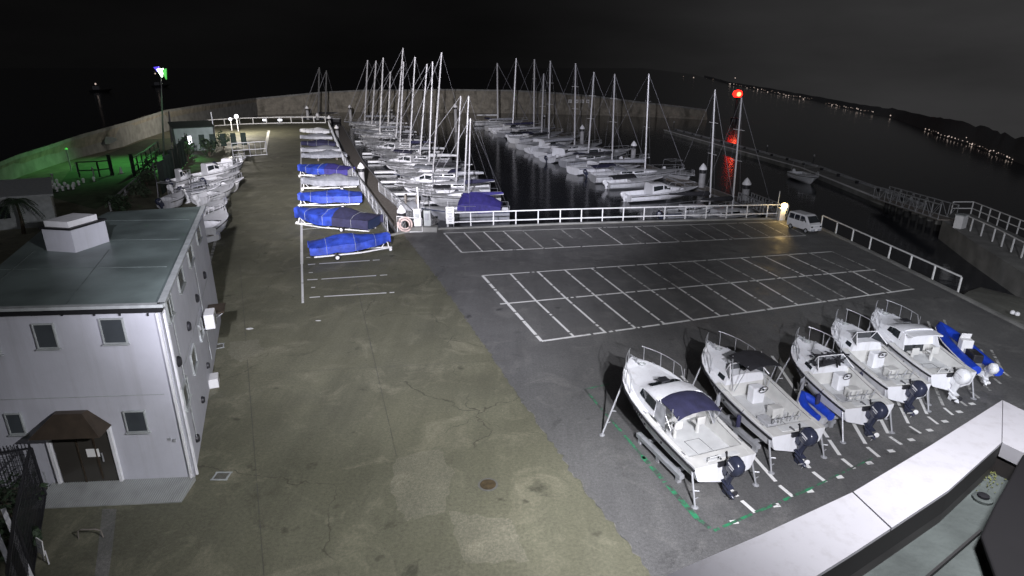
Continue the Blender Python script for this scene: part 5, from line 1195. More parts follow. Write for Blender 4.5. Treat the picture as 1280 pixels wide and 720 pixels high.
# lamps near the far end of the lane
for i, (x, yl, yb, R) in enumerate(((298, 145.5, 164, .46), (290, 149, 163, .36))):
    b = G(x, yb); t_ = PY(x, yl, b.y); r = thing('lamp_post', ['brighter taller round lamp post at the far end of the lane', 'lower white lamp post left of the brighter one at the lane end'][i], 'lamp', b, 0, 'lamps at the far end of the lane'); h = t_.z
    m_ = MB(); m_.tube([(0, 0, 0), (0, 0, h)], .12); m_.build('post', M['white'], r); m_ = MB(); m_.lathe([(.05, -R), (R * .8, -R * .6), (R, 0), (R * .8, R * .6), (.05, R)], (0, 0, h), n=12); m_.build('lamp_globe', M['lampwhite'], r, True)
b = G(355, 157); 
for i, x in enumerate((331, 350)):
    b = G(x, 154.2); t_ = PY(x, 150, b.y - .2); r = thing('fence_lamp', 'small lit lamp fixed on the far railing, the %s one of two' % ('left', 'right')[i], 'lamp', t_, 0, 'lamps on the far railing'); m_ = MB(); m_.box((0, -.1, 0), (1.0, .2, .45)); m_.build('lens', M['lampwhite'], r, bevel=.05); m_ = MB(); m_.box((0, .1, 0), (1.1, .2, .55)); m_.build('housing', M['galv'], r)

# ------------------------------------------------------------------ boats kept on the left of the lane
gs = 'small boats crowded beside the left lane edge'
SHB = [('white wheelhouse boat with dark windows in the left cluster', (297, 210), (237, 218), True, M['gel']), ('white open boat poking over the lane edge in the left cluster', (305, 225), (262, 230), False, M['gel']), ('white open boat with flat bow before the lane edge in the left cluster', (293, 232), (248, 244), False, M['gel2']),
       ('small grey boat behind the office roof edge in the left cluster', (257, 238), (229, 235), False, M['gel3']), ('round white boat half behind the dark net fence', (229, 243), (203, 249), False, M['gel2']), ('white boat with raised bow right behind the office corner', (279, 265), (253, 283), False, M['gel']),
       ('pale open boat at the far end of the left cluster', (308, 199), (272, 203), False, M['gel2']), ('narrow pale open boat squeezed between the wheelhouse boat and lane', (300, 217), (258, 223), False, M['gel2']), ('white boat with canopy in the middle of the left cluster', (276, 234), (236, 238), False, M['gel']), ('low grey open boat behind the middle of the left cluster', (250, 230), (218, 232), False, M['gel3']), ('white boat lying against the dark net fence', (240, 221), (215, 224), True, M['gel2']), ('pale open boat just ahead of the raised bow boat', (284, 252), (246, 262), False, M['gel2']), ('dull grey boat by the far lane edge third from the end', (302, 201), (276, 212), True, M['gel3']),
       ('pale boat with black windows second from the far end of the left cluster', (303, 205), (262, 207), False, M['gel3'])]
for lab, bow, st, rf, hm in SHB:
    cruiser(lab, bow, st, gs, M['greycov'] if 'canopy' in lab else None, hm, roof=rf, zd=1.35, B=2.3, rack='round' in lab)
p = G(263, 302); r = thing('small_tender', 'small white tender tub on the ground past the office side wall', 'boat', p, 1.0, gs); m_ = MB()
m_.loft([[Vector((x, y * k, z)) for x, y in ((-.9, -.5), (-.9, .5), (.6, .45), (1.0, 0), (.6, -.45))] for z, k in ((0.05, .8), (.55, 1.0))]); m_.build('hull', M['gel'], r, bevel=.03); m_ = MB(); m_.box((0, 0, .585), (.3, .85, .05)); m_.build('thwart', M['wood'], r)
r = thing('bare_pole', 'tall grey bare pole beside the shed at left', 'pole', G(270, 180)); h = PY(270, 140, r.location.y).z; m_ = MB(); m_.tube([(0, 0, 0), (0, 0, h)], .17, 8, r2=.12); m_.build('shaft', M['galv'], r)
# shed with a lit window
sa, sb = G(222, 190), G(270, 187); sh = thing('shed', 'long grey green shed with one lit window at left', 'shed', sa, heading(sa, sb)); Ls_ = (sb - sa).length; hs_ = PY(222, 161, sa.y).z
m_ = MB(); m_.box((Ls_ / 2, 3, hs_ / 2), (Ls_, 6, hs_)); m_.build('wall', M['shed'], sh); m_ = MB(); m_.add([(-.3, -.4, hs_ + .01), (Ls_ + .3, -.4, hs_ + .01), (Ls_ + .3, 6.4, hs_ + .6), (-.3, 6.4, hs_ + .6), (-.3, -.4, hs_ + .13), (Ls_ + .3, -.4, hs_ + .13), (Ls_ + .3, 6.4, hs_ + .72), (-.3, 6.4, hs_ + .72)], [(0, 1, 2, 3), (4, 5, 6, 7), (0, 1, 5, 4), (1, 2, 6, 5), (2, 3, 7, 6), (3, 0, 4, 7)]); m_.build('roof', M['net'], sh)
q = PP(234.8, 175.5, sa + Vector((0, 0, 0)), Vector((math.sin(sh.rotation_euler[2]), -math.cos(sh.rotation_euler[2]), 0))); q = frame_of(sa, sh.rotation_euler[2]).inverted() @ q
m_ = MB(); m_.box((q.x, -.05, q.z), (1.15, .08, 1.45)); m_.build('lit_window', M['lampwhite'], sh); m_ = MB(); 
for xx in (-.62, .62): m_.box((q.x + xx, -.06, q.z), (.08, .12, 1.5))
for zz in (-.77, .77): m_.box((q.x, -.06, q.z + zz), (1.3, .12, .08))
m_.build('window_frame', M['trim'], sh)
for i in range(5): m_ = MB(); m_.box((q.x + 2.2 + i * 1.7, -.03, 1.6), (.9, .06, 2.2)); m_.build('shutter', M['net'], sh)

# ------------------------------------------------------------------ green lit yard at left
b = G(205, 196); t = PY(201, 90, b.y); r = thing('flood_lamp', 'tall dark pole carrying the glaring green and violet floodlight over the lawn', 'flood lamp', b); h = t.z
m_ = MB(); m_.tube([(0, 0, 0), (t.x - b.x, 0, h)], .16, 8, r2=.09); m_.build('pole', M['dark'], r)
tx = t.x - b.x
m_ = MB(); m_.bar((tx - 1.0, -.1, h + .1), (tx + 1.1, -.1, h + .1), .12); m_.build('crossarm', M['dark'], r)
for nm, dx, dz, w_, h_, mt in (('main_lamp', .1, -.1, .95, 1.25, 'lampgreen'), ('violet_fringe', -.42, .42, .8, .75, 'fringeviolet'), ('green_side_fringe', .72, -.30, .7, 1.6, 'lampgreen2')):  # single lamp; its violet and green fringes are added as glowing triangles
    m_ = MB(); m_.add([(tx + dx - w_ * .5, -.4, h + dz + h_ * .4), (tx + dx + w_ * .5, -.4, h + dz + h_ * .5), (tx + dx + w_ * .1, -.4, h + dz - h_ * .5), (tx + dx - w_ * .5, -.1, h + dz + h_ * .4), (tx + dx + w_ * .5, -.1, h + dz + h_ * .5), (tx + dx + w_ * .1, -.1, h + dz - h_ * .5)], [(0, 1, 2), (3, 5, 4), (0, 1, 4, 3), (1, 2, 5, 4), (2, 0, 3, 5)]); m_.build(nm, M[mt], r)
green_lamp = Vector((b.x + tx, b.y - 1.2, h - .8))
b = G(215, 178); t = PY(211, 139, b.y); r = thing('bare_pole', 'dark utility pole right of the green lit lawn', 'pole', b); m_ = MB(); m_.tube([(0, 0, 0), (t.x - b.x, 0, t.z)], .19, 8, r2=.14); m_.build('shaft', M['dark'], r)
# lawn enclosure posts and rails
post_fence('lawn_fence', 'dark low fence with tall corner post on the green lawn', 'fence', [(100, 222), (125, 221), (142, 219)], 2.2, 3.2, M['dark'], rails=(.95, .45), post_w=.14)
for i, (x, yb, yt, lab) in enumerate(((140.5, 219, 194, 'tall dark gate post on the left side of the lawn opening'), (168.5, 220, 193, 'tall dark gate post on the right side of the lawn opening'))):
    b = G(x, yb); r = thing('gate_post', lab, 'post', b); h = PY(x, yt, b.y).z; m_ = MB(); m_.box((0, 0, h / 2), (.32, .32, h)); m_.build('shaft', M['dark'], r); m_ = MB(); m_.box((0, 0, h + .03), (.4, .4, .06)); m_.build('cap', M['net'], r)
post_fence('lawn_fence', 'dark fence along the right side of the green lawn', 'fence', [(168, 219), (185, 207), (200, 194)], 2.4, 3.5, M['dark'], rails=(.95, .5), post_w=.14)
post_fence('lawn_rail', 'pale double rail beside the drive behind the office roof', 'railing', [(139, 264), (166, 238), (190, 216)], 1.0, 4.0, M['pile'], rails=(1.0, .45), post_w=.13)
# the pale markers standing in rows on the lawn edge
wm = MB(); proto = None
for i, (x, y) in enumerate([(63, 239), (67, 237), (72, 240), (66, 232), (69, 235), (75, 236), (79, 239), (82, 234), (86, 237), (93, 234), (92, 237), (99, 232), (105, 229), (118, 227), (72, 230)]):
    g_ = 'pale bollards in rows at the near edge of the lawn'
    if proto is None:
        proto = thing('lawn_bollard', 'short pale bollard lit green among rows at the lawn edge', 'bollard', G(x, y), 0, g_); m_ = MB(); m_.lathe([(.13, 0), (.13, .3), (.18, .34), (.18, .55), (.07, .65)], n=10); m_.build('body', M['cap'], proto, True)
        m_ = MB(); m_.lathe([(.24, 0), (.20, .06)], n=10); m_.build('foot', M['rubber'], proto)
    else: dup(proto, G(x, y))
b = G(152, 217); r = thing('marker_cone', 'single white marker cone alone in the lawn opening', 'cone', b); m_ = MB(); m_.lathe([(.26, 0.06), (.06, .95)], n=10); m_.build('cone', M['cap'], r, True); m_ = MB(); m_.box((0, 0, .03), (.6, .6, .06)); m_.build('foot', M['rubber'], r)
for i, (x, yb, yt) in enumerate(((68, 232, 219), (89.5, 214, 187), (97.5, 216, 205), (118, 222, 211))):
    b = G(x, yb); r = thing('slim_post', ['slim pale post by the low house corner', 'slim pale post with small lit head before the sea wall', 'slim pale post behind the bollard rows', 'slim pale post right of the low lawn fence'][i], 'post', b); h = PY(x, yt, b.y).z; m_ = MB(); m_.tube([(0, 0, 0), (0, 0, h)], .09); m_.build('shaft', M['pile'], r)
    m_ = MB(); m_.lathe([(.04, h - .05), (.22, h + .08), (.04, h + .25)], n=8); m_.build('head', M['lampgreen2'] if i == 1 else M['pile'], r)

# plants
def leafy(root, c, rad, n, mt, size=.22, name='foliage', rs=random.Random(4), squash=1.0):
    m_ = MB()
    for _ in range(n):
        d = Vector((rs.gauss(0, 1), rs.gauss(0, 1), rs.gauss(0, 1) * squash)); d = d.normalized() * rad * rs.uniform(.45, 1.0) ** .6; p = Vector(c) + d
        a = Vector((rs.uniform(-1, 1), rs.uniform(-1, 1), rs.uniform(-.6, .8))).normalized(); b_ = a.cross(Vector((rs.uniform(-1, 1), rs.uniform(-1, 1), 1))).normalized(); s = size * rs.uniform(.6, 1.4)
        m_.add([p - a * s, p + b_ * s * .45, p + a * s, p - b_ * s * .45], [(0, 1, 2, 3)])
    return m_.build(name, mt, root)
def shrub(px, py, rad, hgt, label, mt='leaf', n=260, size=.25, z=0.0):
    r = thing('shrub', label, 'shrub', G(px, py, z)); m_ = MB()
    for k in range(5): a = k * 1.3; m_.tube([(0, 0, 0), (rad * .5 * math.cos(a), rad * .5 * math.sin(a), hgt * .7)], .04, 5, r2=.015)
    m_.build('stem', M['bark'], r)
    for k in range(4): a = k * 1.6 + px; leafy(r, (rad * .45 * math.cos(a), rad * .45 * math.sin(a), hgt * (.45 + .12 * k)), rad * .62, n // 4, M[mt], size, rs=random.Random(int(px * 7 + k)), squash=.8)
    return r
shrub(176, 247, 1.1, 1.4, 'pale leaved shrub lining the drive behind the roof', 'leaf2', 300)
shrub(184, 232, 1.1, 1.7, 'thin shrub growing right of the pale double rail', 'leaf2', 260)
shrub(192, 222, 1.5, 2.4, 'dark shrub at the foot of the utility poles', 'leaf', 260)
shrub(150, 262, 1.2, 1.2, 'low dark shrub peeking over the office roof edge', 'leaf', 260)
shrub(52, 262, 1.5, 2.4, 'dark shrub at the corner of the low house', 'leaf', 260)
shrub(235, 203, 1.4, 3.0, 'dark shrub below the lit shed window', 'leaf', 260)
shrub(262, 196, 1.4, 2.8, 'dark shrub beside the bare grey pole', 'leaf', 240)
shrub(280, 186, 1.4, 2.8, 'dark shrub by the far lane edge', 'leaf', 240)
# dark net fence screen
na, nb = G(203, 246), G(238, 196); r = thing('net_screen', 'tall dark green net screen between lawn and left boats', 'screen', na, heading(na, nb)); L = (nb - na).length
m_ = MB(); R = [[Vector((L * i / 40, .18 * math.sin(i * 1.9) + .08 * math.sin(i * 4.1), z)) for z in (.1, 1.2, 2.4, 3.6 + .15 * math.sin(i))] for i in range(41)]; m_.loft(R, False); m_.build('netting', M['net'], r)
for i in range(5): m_ = MB(); m_.tube([(L * i / 4, .3, 0), (L * i / 4, .3, 3.8)], .07); m_.build('post', M['dark'], r)
# palm-like plant before the low house
r = thing('palm', 'small drooping palm in front of the low house', 'palm', G(30, 292)); m_ = MB(); m_.tube([(0, 0, 0), (.1, .05, 1.4), (.05, 0, 2.9)], .16, 8, r2=.10); m_.build('trunk', M['bark'], r)
m_ = MB(); rs = random.Random(9)
for k in range(22):
    a = k * 2.4; le = rs.uniform(1.3, 1.9); e = rs.uniform(.2, 1.0); pts = [Vector((.05 + le * f * math.cos(a), le * f * math.sin(a), 2.9 + le * (e * f - 1.25 * f * f))) for f in (0, .25, .5, .75, 1)]
    m_.tube(pts, .02, 4)
    for i in range(14):
        f = .15 + i * .06; p = Vector((.05 + le * f * math.cos(a), le * f * math.sin(a), 2.9 + le * (e * f - 1.25 * f * f))); s = Vector((-math.sin(a), math.cos(a), -.35)); dd = Vector((math.cos(a), math.sin(a), -.4))
        for q in (1, -1): s2 = Vector((s.x * q, s.y * q, s.z)); m_.add([p, p + s2 * .35 + dd * .15, p + dd * .07], [(0, 1, 2)])
m_.build('crown', M['leaf'], r)
# low house at far left
ha, hb_ = G(-30, 262, 0), G(62, 263, 0); 
r1, r2, r3 = G(62, 242, 3.0), G(0, 246, 3.0), G(60, 222, 3.0)
lo = r1; hs = thing('low_house', 'low pale flat roofed house cut off by the left picture edge', 'house', (r1.x, r1.y, 0))
u = Vector(((r2 - r1).x, (r2 - r1).y, 0)).normalized(); v = Vector(((r3 - r1).x, (r3 - r1).y, 0)).normalized(); rel = [Vector((0, 0, 0)), v * (r3 - r1).length, v * (r3 - r1).length + u * 14, u * 14]
m_ = MB(); m_.prism([(p.x, p.y) for p in rel], 0, 2.8); m_.build('wall', M['gutter'], hs)
m_ = MB(); m_.prism([(p.x - .0, p.y) for p in [rel[0] - u * .25 - v * .25, rel[1] - u * .25 + v * .25, rel[2] + v * .25, rel[3] - v * .25]], 2.8, 3.0); m_.build('roof', M['gutter'], hs)
m_ = MB(); c = u * 4 + Vector((0, 0, 1.6)); m_.bar(c - u * .7, c + u * .7, .3, 1.1); m_.build('window', M['glass'], hs)
bx = thing('pillar', 'pale squat pillar block at the left end of the sea wall', 'pillar', G(5, 224)); m_ = MB(); hh = PY(5, 208, bx.location.y).z; m_.box((0, 0, hh / 2), (1.3, 1.3, hh)); m_.box((0, 0, hh + .05), (1.5, 1.5, .1)); m_.build('block', M['concrete'], bx)

# ------------------------------------------------------------------ fence, hedge and signs at the bottom left
fa, fb = G(40, 612), G(66, 634)
def mesh_fence(px, h, label):
    P = [G(x, y) for x, y in px]; r = thing('mesh_fence', label, 'fence', P[0]); rel = [p - P[0] for p in P]; w_ = MB(); t_ = MB()
    for a, b in zip(rel, rel[1:]):
        L = (b - a).length; n = int(L / .1)
        for i in range(n): q = lerp(a, b, (i + .5) / n); w_.bar(q, q + Vector((0, 0, h)), .012)
        for z in [k * .2 for k in range(1, int(h / .2))]: w_.bar(a + Vector((0, 0, z)), b + Vector((0, 0, z)), .012)
        for z in (.08, h): t_.bar(a + Vector((0, 0, z)), b + Vector((0, 0, z)), .05)
        for i in range(n): q = lerp(a, b, (i + .5) / n) + Vector((0, 0, h + .02)); t_.bar(q, q + Vector((0, 0, .2)), .02)
    w_.build('mesh_wire', M['dark'], r); t_.build('rail', M['dark'], r)
    for q in rel: m_ = MB(); m_.box(q + Vector((0, 0, h / 2)), (.07, .07, h)); m_.build('post', M['dark'], r)
mesh_fence([(-55, 640), (58, 622), (42, 720), (36, 800)], 2.0, 'tall dark mesh fence with spiked top at the bottom left corner')
for i, (x, y, rad, hh) in enumerate(((18, 650, 1.0, 1.5), (-8, 700, 1.0, 1.3), (30, 690, .55, .9))):
    shrub(x, y, rad, hh, ['dark bushy plant behind the mesh fence corner', 'dark bushy plant at the very bottom left', 'small dark plant close to the mesh fence foot'][i], 'leaf', 300, .12)
r = thing('low_rail', 'short bent dark rail at the office front by the fence', 'rail', G(52, 612)); m_ = MB(); m_.tube([(0, 0, 0), (0, 0, .8), (.35, -.1, .8), (.35, -.1, 0)], .025, 6); m_.build('tube', M['galv'], r)
r = thing('hoop_stand', 'thin bent hoop stand on the dark ground near the ramp', 'hoop', G(112, 673)); m_ = MB(); m_.tube([(-.35, 0, 0), (-.30, 0, .28), (-.2, 0, .34), (.25, .02, .34), (.38, .05, .26), (.40, .05, 0)], .022, 6); m_.build('tube', M['wood'], r)
r = thing('ground_sign', 'small white sign board on two legs by the mesh fence', 'sign', G(57, 704), -.5); m_ = MB(); m_.box((0, 0, .62), (.34, .03, .5), rx=-.1); m_.build('board', M['paper'], r)
for k in (1, -1): m_ = MB(); m_.bar((k * .13, .03, 0), (k * .13, .03, .5), .035); m_.build('leg', M['trim'], r)
m_ = MB(); m_.box((0, -.03, .72), (.22, .012, .04), rx=-.1); m_.box((0, -.03, .6), (.18, .012, .03), rx=-.1); m_.build('lettering', M['gel3'], r)
for i, (a, b_) in enumerate((((8, 648), (42, 712)), ((-6, 664), (28, 726)), ((-22, 690), (14, 740)))):
    pa, pb = G(*a, 1.1), G(*b_, 1.1); r = thing('timber_plank', ['pale', 'grey', 'short pale'][i] + ' plank leaning inside the mesh fence, ' + ['nearest the small sign', 'middle of three', 'at the picture corner'][i], 'plank', (pb.x - .1, pb.y, 0)); o = Vector((pb.x - .1, pb.y, 0)); m_ = MB(); m_.bar(Vector((0, 0, .05)), pa + Vector((0, 0, .35)) - o, .12, .05); m_.build('board', M['trim'] if i != 1 else M['galv'], r)
gp = [(128, 636), (146, 636), (140, 690), (133, 740), (116, 740), (122, 690)]
mb = MB(); mb.add([G(x, y) + Vector((0, 0, .005)) for x, y in gp], [list(range(6))]); struct(mb.build('path', M['apron']))

# ------------------------------------------------------------------ camera building's parapet at the bottom right
ZC = 11.7
co = [G(700, 772, ZC), G(830, 720, ZC), G(950, 669, ZC), G(1066, 615, ZC), G(1162, 557.5, ZC), G(1253, 500, ZC)]
ci = [G(905, 790, ZC), G(1020, 720, ZC), G(1068, 690, ZC), G(1114, 660, ZC), G(1186, 612.5, ZC), G(1252, 553, ZC)]
co2, ci2 = G(1330, 538, ZC), G(1330, 590, ZC)
cb = thing('roof_parapet', 'bright white metal coping along the roof edge of the camera building', 'parapet', co[3] - Vector((0, 0, .9)))
o = cb.location.copy()
def strip(a, b, th=.10):
    m_ = MB(); n = len(a); R = [[p - o, q - o, q - o - Vector((0, 0, th)), p - o - Vector((0, 0, th))] for p, q in zip(a, b)]; m_.loft(R, True); return m_
e = .006
d_ = (co[3] - co[2]).normalized() * e
strip(co[:3] + [co[3] - d_], ci[:3] + [ci[3] - d_]).build('coping', M['coping'], cb)
strip([co[3] + d_] + co[4:], [ci[3] + d_] + ci[4:]).build('coping', M['coping'], cb)
ap_ = (co2 - co[5]).normalized() * .005
strip([co[5] + ap_, co2], [ci[5] + ap_, ci2]).build('coping', M['coping'], cb)
up = Vector((0, 0, .12))
m_ = MB(); m_.loft([[p - o - up, p - o - Vector((0, 0, .26))] for p in ci + [ci2]], False); m_.build('inner_flashing', M['innerwall'], cb)
m_ = MB(); m_.loft([[p - o - up, p - o - Vector((0, 0, 3.0))] for p in co + [co2]], False); m_.build('outer_wall', M['wall'], cb)
m_ = MB(); m_.loft([[p - o - Vector((0, 0, .02)), lerp(p, q, 1.06) - o - Vector((0, 0, .02)), lerp(p, q, 1.06) - o - Vector((0, 0, .16)), p - o - Vector((0, 0, .16))] for p, q in zip([lerp(a, b, .97) for a, b in zip(co, ci)], ci)], True); m_.build('drip_edge', M['joint'], cb)
ZD = 11.47
fl_ = [G(1000, 800, ZD)] + [G(x, y, ZD) for x, y in ((985, 740), (1068, 690), (1114, 660), (1186, 612), (1250, 550))]
inner = [Vector((p.x, p.y, ZD)) for p in ci + [ci2]] + [Vector((6, -1, ZD)), Vector((-1, -1, ZD))]
rd = MB(); rd.add(inner, [list(range(len(inner)))]); rdo = struct(rd.build('roof_terrace_ground', M['roofdeck']))
# raised step, gutter lip and dark housing on the roof
st_ = [G(1118, 760, ZD + .12), G(1224, 668, ZD + .12), G(1290, 760, ZD + .12)]
r = thing('roof_plinth', 'grey roof plinth with straight edge at the bottom right corner', 'plinth', st_[1] - Vector((0, 0, .12)))
oo = r.location.copy(); m_ = MB(); ps_ = [p - oo for p in st_] + [G(1200, 820, ZD) - oo]; m_.prism([(p.x, p.y) for p in ps_], 0, .12); m_.build('slab', M['roofdeck'], r)
m_ = MB(); m_.bar(lerp(ps_[0], ps_[1], 0) * Vector((1, 1, 1)).x + Vector((0, 0, .02)), ps_[1] + Vector((0, 0, .02)), .012, .02); m_.build('edge_strip', M['joint'], r)
hp = [(1226, 669), (1243, 632), (1283, 560), (1400, 600), (1400, 800), (1262, 780), (1245, 722)]
hz = ZD + .22; top_ = [G(x, y, hz) for x, y in hp]; cen = sum(top_, Vector()) / len(top_)
c1 = Vector((cen.x, cen.y, ZD)); r = thing('equipment_housing', 'big matt black housing rising at the right picture edge', 'housing', c1)
bot_ = [lerp(p, cen, .35) for p in top_]
m_ = MB(); m_.loft([[Vector((p.x, p.y, ZD + .001)) - c1 for p in bot_], [Vector((p.x, p.y, hz - .03)) - c1 for p in top_]]); m_.build('body', M['blackbox'], r)
m_ = MB(); m_.prism([((p - c1).x, (p - c1).y) for p in top_], hz - ZD - .028, hz - ZD); m_.build('lid', M['blackbox'], r, bevel=.01)
# debris, lit corner slab and small parts in the gutter corner
M['mossy'] = mat('yellow_lichen', (0.22, 0.24, 0.08), 0.9, 0.5, 9, 0.5)
r = tag(MB().build('tmp', M['mossy']), 'x y z w', 'x'); bpy.data.objects.remove(r)
m_ = MB(); rs = random.Random(6)
for i in range(170):
    p = G(1236 + rs.gauss(0, 7), 588 + rs.gauss(0, 11), ZD + .012); s = rs.uniform(.002, .006); m_.box((p.x, p.y, p.z), (s * 2, s, s), rz=rs.uniform(0, 3), rx=rs.uniform(0, 1))
o_ = m_.build('lichen_clump', M['mossy']); tag(o_, 'yellow green lichen clump in the roof gutter corner', 'lichen')
p = G(1228, 624, ZD + .005); r = thing('roof_drain', 'grey round roof drain with debris in the gutter corner', 'drain', p); m_ = MB(); m_.lathe([(.055, 0), (.055, .012), (.04, .018)], n=16); m_.build('ring', M['roofdeck'], r); m_ = MB(); m_.lathe([(.036, .0), (.032, .032), (.01, .036)], n=12); m_.build('grate', M['dark'], r)
q0, q1, q2, q3 = G(1236, 566, ZD + .02), G(1262, 545, ZD + .02), G(1284, 572, ZD + .02), G(1262, 592, ZD + .02)  # beige slab puts the lit inside corner of the parapet into colour
o0_ = q0.copy(); r = thing('lit_corner_slab', 'pale beige slab standing in for the lit parapet corner beside the black housing', 'hatch', o0_); m_ = MB(); m_.prism([((p - o0_).x, (p - o0_).y) for p in (q0, q1, q2, q3)], 0, .06); m_.build('lid', M['apron'], r)
m_ = MB()
for a_, b__ in ((q0, q1), (q1, q2), (q2, q3), (q3, q0)): m_.bar(a_ - o0_ + Vector((0, 0, .07)), b__ - o0_ + Vector((0, 0, .07)), .02)
m_.build('frame', M['gutter'], r)

# ------------------------------------------------------------------ beacons, ships and far shore lamps
b = G(918, 152, WATER); t = PY(921.5, 117.5, b.y); r = thing('red_beacon', 'dark harbour beacon tower glowing red beyond the breakwater', 'beacon', b)
h = t.z - b.z; m_ = MB(); m_.lathe([(1.2, -1), (1.2, 1.0), (.4, 1.3), (.28, h - 1.2), (.8, h - 1.1), (.8, h - .9), (.3, h - .8)], n=14); m_.build('tower', M['dark'], r, True)
m_ = MB(); m_.lathe([(.3, h - 1.0), (1.1, h - .8), (1.45, h), (1.1, h + .9), (.2, h + 1.2)], n=14); m_.build('lamp', M['red'], r, True)
m_ = MB()
for k in range(8): a = k * PI / 4; m_.bar((.75 * math.cos(a), .75 * math.sin(a), h - .9), (.75 * math.cos(a), .75 * math.sin(a), h - .3), .05)
m_.build('gallery_rail', M['dark'], r); m_ = MB(); m_.lathe([(.05, -.75), (.6, -.45), (.75, 0), (.6, .45), (.05, .75)], (0, -.95, h), n=12); m_.build('lamp_core', M['redcore'], r, True); red_lamp = Vector((b.x, b.y - 1.6, t.z))
for i, (x, y, d, lab) in enumerate(((110.5, 105, 420, 'tiny distant ship light far out at left'), (187, 92, 520, 'tiny distant ship light beside the green floodlight'))):
    p = PY(x, y, d); r = thing('distant_ship', lab, 'ship', (p.x, p.y, WATER), .3); hz = p.z - WATER; rr_ = .6
    w, zs, sec = make_hull(r, 14, 4, -.4, 1.6, 2.4, M['reject'], None); m_ = MB(); m_.box((4, 0, 2.6), (3.5, 2.6, 2.2)); m_.build('wheelhouse', M['gel3'], r); m_ = MB(); m_.tube([(4, 0, 3), (4, 0, max(hz, 4.2))], .1); m_.build('mast', M['dark'], r); m_ = MB(); m_.lathe([(.1, -rr_), (rr_, 0), (.1, rr_)], (4, 0, max(hz, 4.2)), n=8); m_.build('lamp', M['shorelamp'], r)
rs = random.Random(21); n_l = 0
LP = [(911, 104.6, 4, 0), (919, 97.5, 3.4, 1)]
segs = [((911, 105), (950, 111.5), 11), ((950, 111.5), (988, 119.5), 13), ((988, 119.5), (1016, 124), 11), ((1030, 128), (1062, 134.5), 10), ((1062, 134.5), (1094, 141), 10), ((1113, 144.5), (1113.2, 144.5), 1), ((1156, 160.5), (1175, 167.6), 6), ((1175, 167.6), (1214, 179.2), 11), ((1214, 179.2), (1240, 189), 8), ((1240, 189), (1268, 199), 8), ((840, 95), (905, 99), 4)]
LS = []
for a, b, n in segs:
    for i in range(n): t_ = (i + rs.uniform(.1, .9)) / n; LS.append((lerp(a[0], b[0], t_), lerp(a[1], b[1], t_) + rs.gauss(0, .7), rs.choice((.5, .6, .7, .9, 1.2) if n > 1 else (1.6,))))
LS += [(919, 97.5, 1.3), (913, 105, 1.2), (1040, 131, 1.2), (1071, 135.5, 1.3), (1215, 180.5, 1.7), (1208, 172, 1.0), (1237, 189, 1.2), (1259, 196, 1.4)]
globe = [None, None]
for x, y, s in LS:
    # standing on the shoreline: nearest shore distance at this picture column
    j = max(i for i in range(len(SHORE) - 1) if SHORE[i][0] <= max(x, 880)); f_ = (max(x, 880) - SHORE[j][0]) / (SHORE[j + 1][0] - SHORE[j][0])
    sp = G(x, lerp(SHORE[j][1], SHORE[j + 1][1], f_), WATER); Y = sp.y * .995; p = PY(x, y, Y); D = (p - Vector((0, 0, H))).length; R = D / F * .54 * (s ** .8)
    k = 0 if s > .65 else 1
    base = max(.3, p.z - WATER)
    me_o = MB(); me_o.lathe([(.08 * R, -R), (R, 0), (.08 * R, R)], n=6); ob = me_o.build('shore_lamp', M['shorelamp'] if k == 0 else M['shorelamp2']); ob.location = p
    tag(ob, 'tiny light in the string along the dark far shore', 'lamp', 'lights along the far shore')

# ------------------------------------------------------------------ lights, sky, camera
def spot(name, loc, target, power, col, size_deg, blend, rad=.15):
    l = bpy.data.lights.new(name, 'SPOT'); l.energy = power; l.color = col; l.spot_size = math.radians(size_deg); l.spot_blend = blend; l.shadow_soft_size = rad
    o = bpy.data.objects.new(name, l); C.objects.link(o); o.location = loc; d = Vector(target) - Vector(loc); o.rotation_euler = d.to_track_quat('-Z', 'Y').to_euler(); return o
def point(name, loc, power, col, rad=.3):
    l = bpy.data.lights.new(name, 'POINT'); l.energy = power; l.color = col; l.shadow_soft_size = rad
    o = bpy.data.objects.new(name, l); C.objects.link(o); o.location = loc; return o
P_MAIN, P_LEFT, P_COP = 20500, 28500, 560
spot('building_floodlight', (5.4, 4.6, 11.2), (10.0, 20.5, 0), P_MAIN, (0.94, 0.93, 1.0), 88, .9, .06)
spot('lane_fill', (6.2, 4.1, 14.2), (-7.8, 29, 0), P_LEFT, (0.95, 0.95, 1.0), 74, .95, .12)  # unseen second spot, added to light the office and old yard
spot('marina_fill', (-3.0, -1.5, 17.5), (-10, 64, 0), 92000, (0.88, 0.87, 1.0), 52, 1.0, .2)  # unseen spot added to brighten the moored rows
spot('far_fill', (-3.2, -1.5, 17.5), (-43, 170, 5), 680000, (0.95, 0.91, 0.95), 34, 1.0, .2)  # added spot without a real source, lifts the sea wall and far boats
spot('far_fill', (-2.8, -1.5, 17.5), (18, 150, 3), 260000, (0.90, 0.89, 1.0), 34, 1.0, .2)  # second added spot of this kind, towards the right row
spot('coping_fill', (2.6, 2.2, 14.3), (2.72, 3.25, 11.7), P_COP, (0.97, 0.95, 1.0), 104, 1.0, .25)  # unseen spot added just to brighten the coping
spot('wharf_fill', (9, -1, 15), (33, 50, -1), 42000, (.90, .92, 1.0), 44, 1.0, .2)  # invented spot that brightens right fence, wharf and pontoon
spot('slipway_lamp', (46, 26, 7), G(1255, 372), 2500, (.95, 1, .95), 80, 1.0, .2)
spot('yard_flood', green_lamp, G(168, 204), 15000, (0.24, 1.0, 0.28), 100, 1.0, .5)
point('beacon_glow', red_lamp, 250, (1, .08, .03), .6)
point('warm_glow', warm_lamp, 150, (1, .68, .25), .15)
b = G(298, 168); point('lane_lamp_glow', (b.x, b.y, 6.5), 9000, (1, .93, .8), .5)
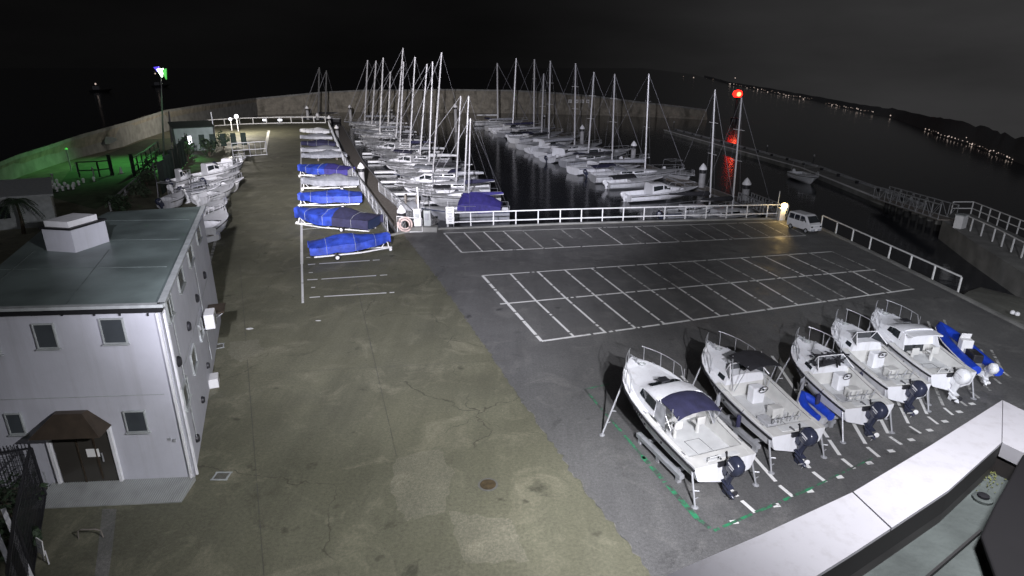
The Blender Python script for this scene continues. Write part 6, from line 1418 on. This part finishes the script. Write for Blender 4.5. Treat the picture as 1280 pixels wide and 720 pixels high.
sun = bpy.data.lights.new('fill_sun', 'SUN'); sun.energy = 0.13; sun.angle = math.radians(10); sun.color = (.88, .88, 1)  # weak sun added as fill to lift the dark areas
so = bpy.data.objects.new('fill_sun', sun); C.objects.link(so); so.rotation_euler = (math.radians(35), 0, math.radians(-20))

w = bpy.data.worlds.new('World'); SC.world = w; w.use_nodes = True
nt = w.node_tree; N = nt.nodes; Lk = nt.links; bg = N['Background']; bg.inputs['Strength'].default_value = 1.0
tc = N.new('ShaderNodeTexCoord'); sx = N.new('ShaderNodeSeparateXYZ'); Lk.new(tc.outputs['Generated'], sx.inputs[0])
mr = N.new('ShaderNodeMapRange'); mr.interpolation_type = 'SMOOTHSTEP'; mr.inputs['From Min'].default_value = -.1; mr.inputs['From Max'].default_value = .75; mr.inputs['To Min'].default_value = .0034; mr.inputs['To Max'].default_value = .034
Lk.new(sx.outputs['X'], mr.inputs['Value'])
no = N.new('ShaderNodeTexNoise'); no.inputs['Scale'].default_value = 2.2; no.inputs['Detail'].default_value = 5
mp = N.new('ShaderNodeMapping'); mp.inputs['Scale'].default_value = (1, 1, 4); Lk.new(tc.outputs['Generated'], mp.inputs[0]); Lk.new(mp.outputs[0], no.inputs['Vector'])
nr = N.new('ShaderNodeMapRange'); nr.inputs['From Min'].default_value = .3; nr.inputs['From Max'].default_value = .7; nr.inputs['To Min'].default_value = .66; nr.inputs['To Max'].default_value = 1.34; Lk.new(no.outputs['Fac'], nr.inputs['Value'])
mu = N.new('ShaderNodeMath'); mu.operation = 'MULTIPLY'; Lk.new(mr.outputs[0], mu.inputs[0]); Lk.new(nr.outputs[0], mu.inputs[1])
col = N.new('ShaderNodeMix'); col.data_type = 'RGBA'; col.blend_type = 'MULTIPLY'; col.inputs[0].default_value = 1; col.inputs[6].default_value = (1, .98, 1.0, 1)
cmb = N.new('ShaderNodeCombineXYZ')
for i in range(3): Lk.new(mu.outputs[0], cmb.inputs[i])
Lk.new(cmb.outputs[0], col.inputs[7]); Lk.new(col.outputs[2], bg.inputs['Color'])

cam = bpy.data.cameras.new('camera'); cam.sensor_width = 36; cam.lens = 36 * F / 1280; cam.clip_start = .05; cam.clip_end = 8000
co_ = bpy.data.objects.new('camera', cam); C.objects.link(co_); co_.location = (0, 0, H); co_.rotation_euler = (PI / 2 - PITCH, 0, 0)
SC.camera = co_
SC.view_settings.view_transform = 'Standard'; SC.view_settings.look = 'None'; SC.view_settings.exposure = 0; SC.view_settings.gamma = 1
SC.render.engine = 'CYCLES'; SC.cycles.use_denoising = True; SC.cycles.max_bounces = 5; SC.cycles.use_light_tree = True; SC.cycles.sample_clamp_indirect = 3.0
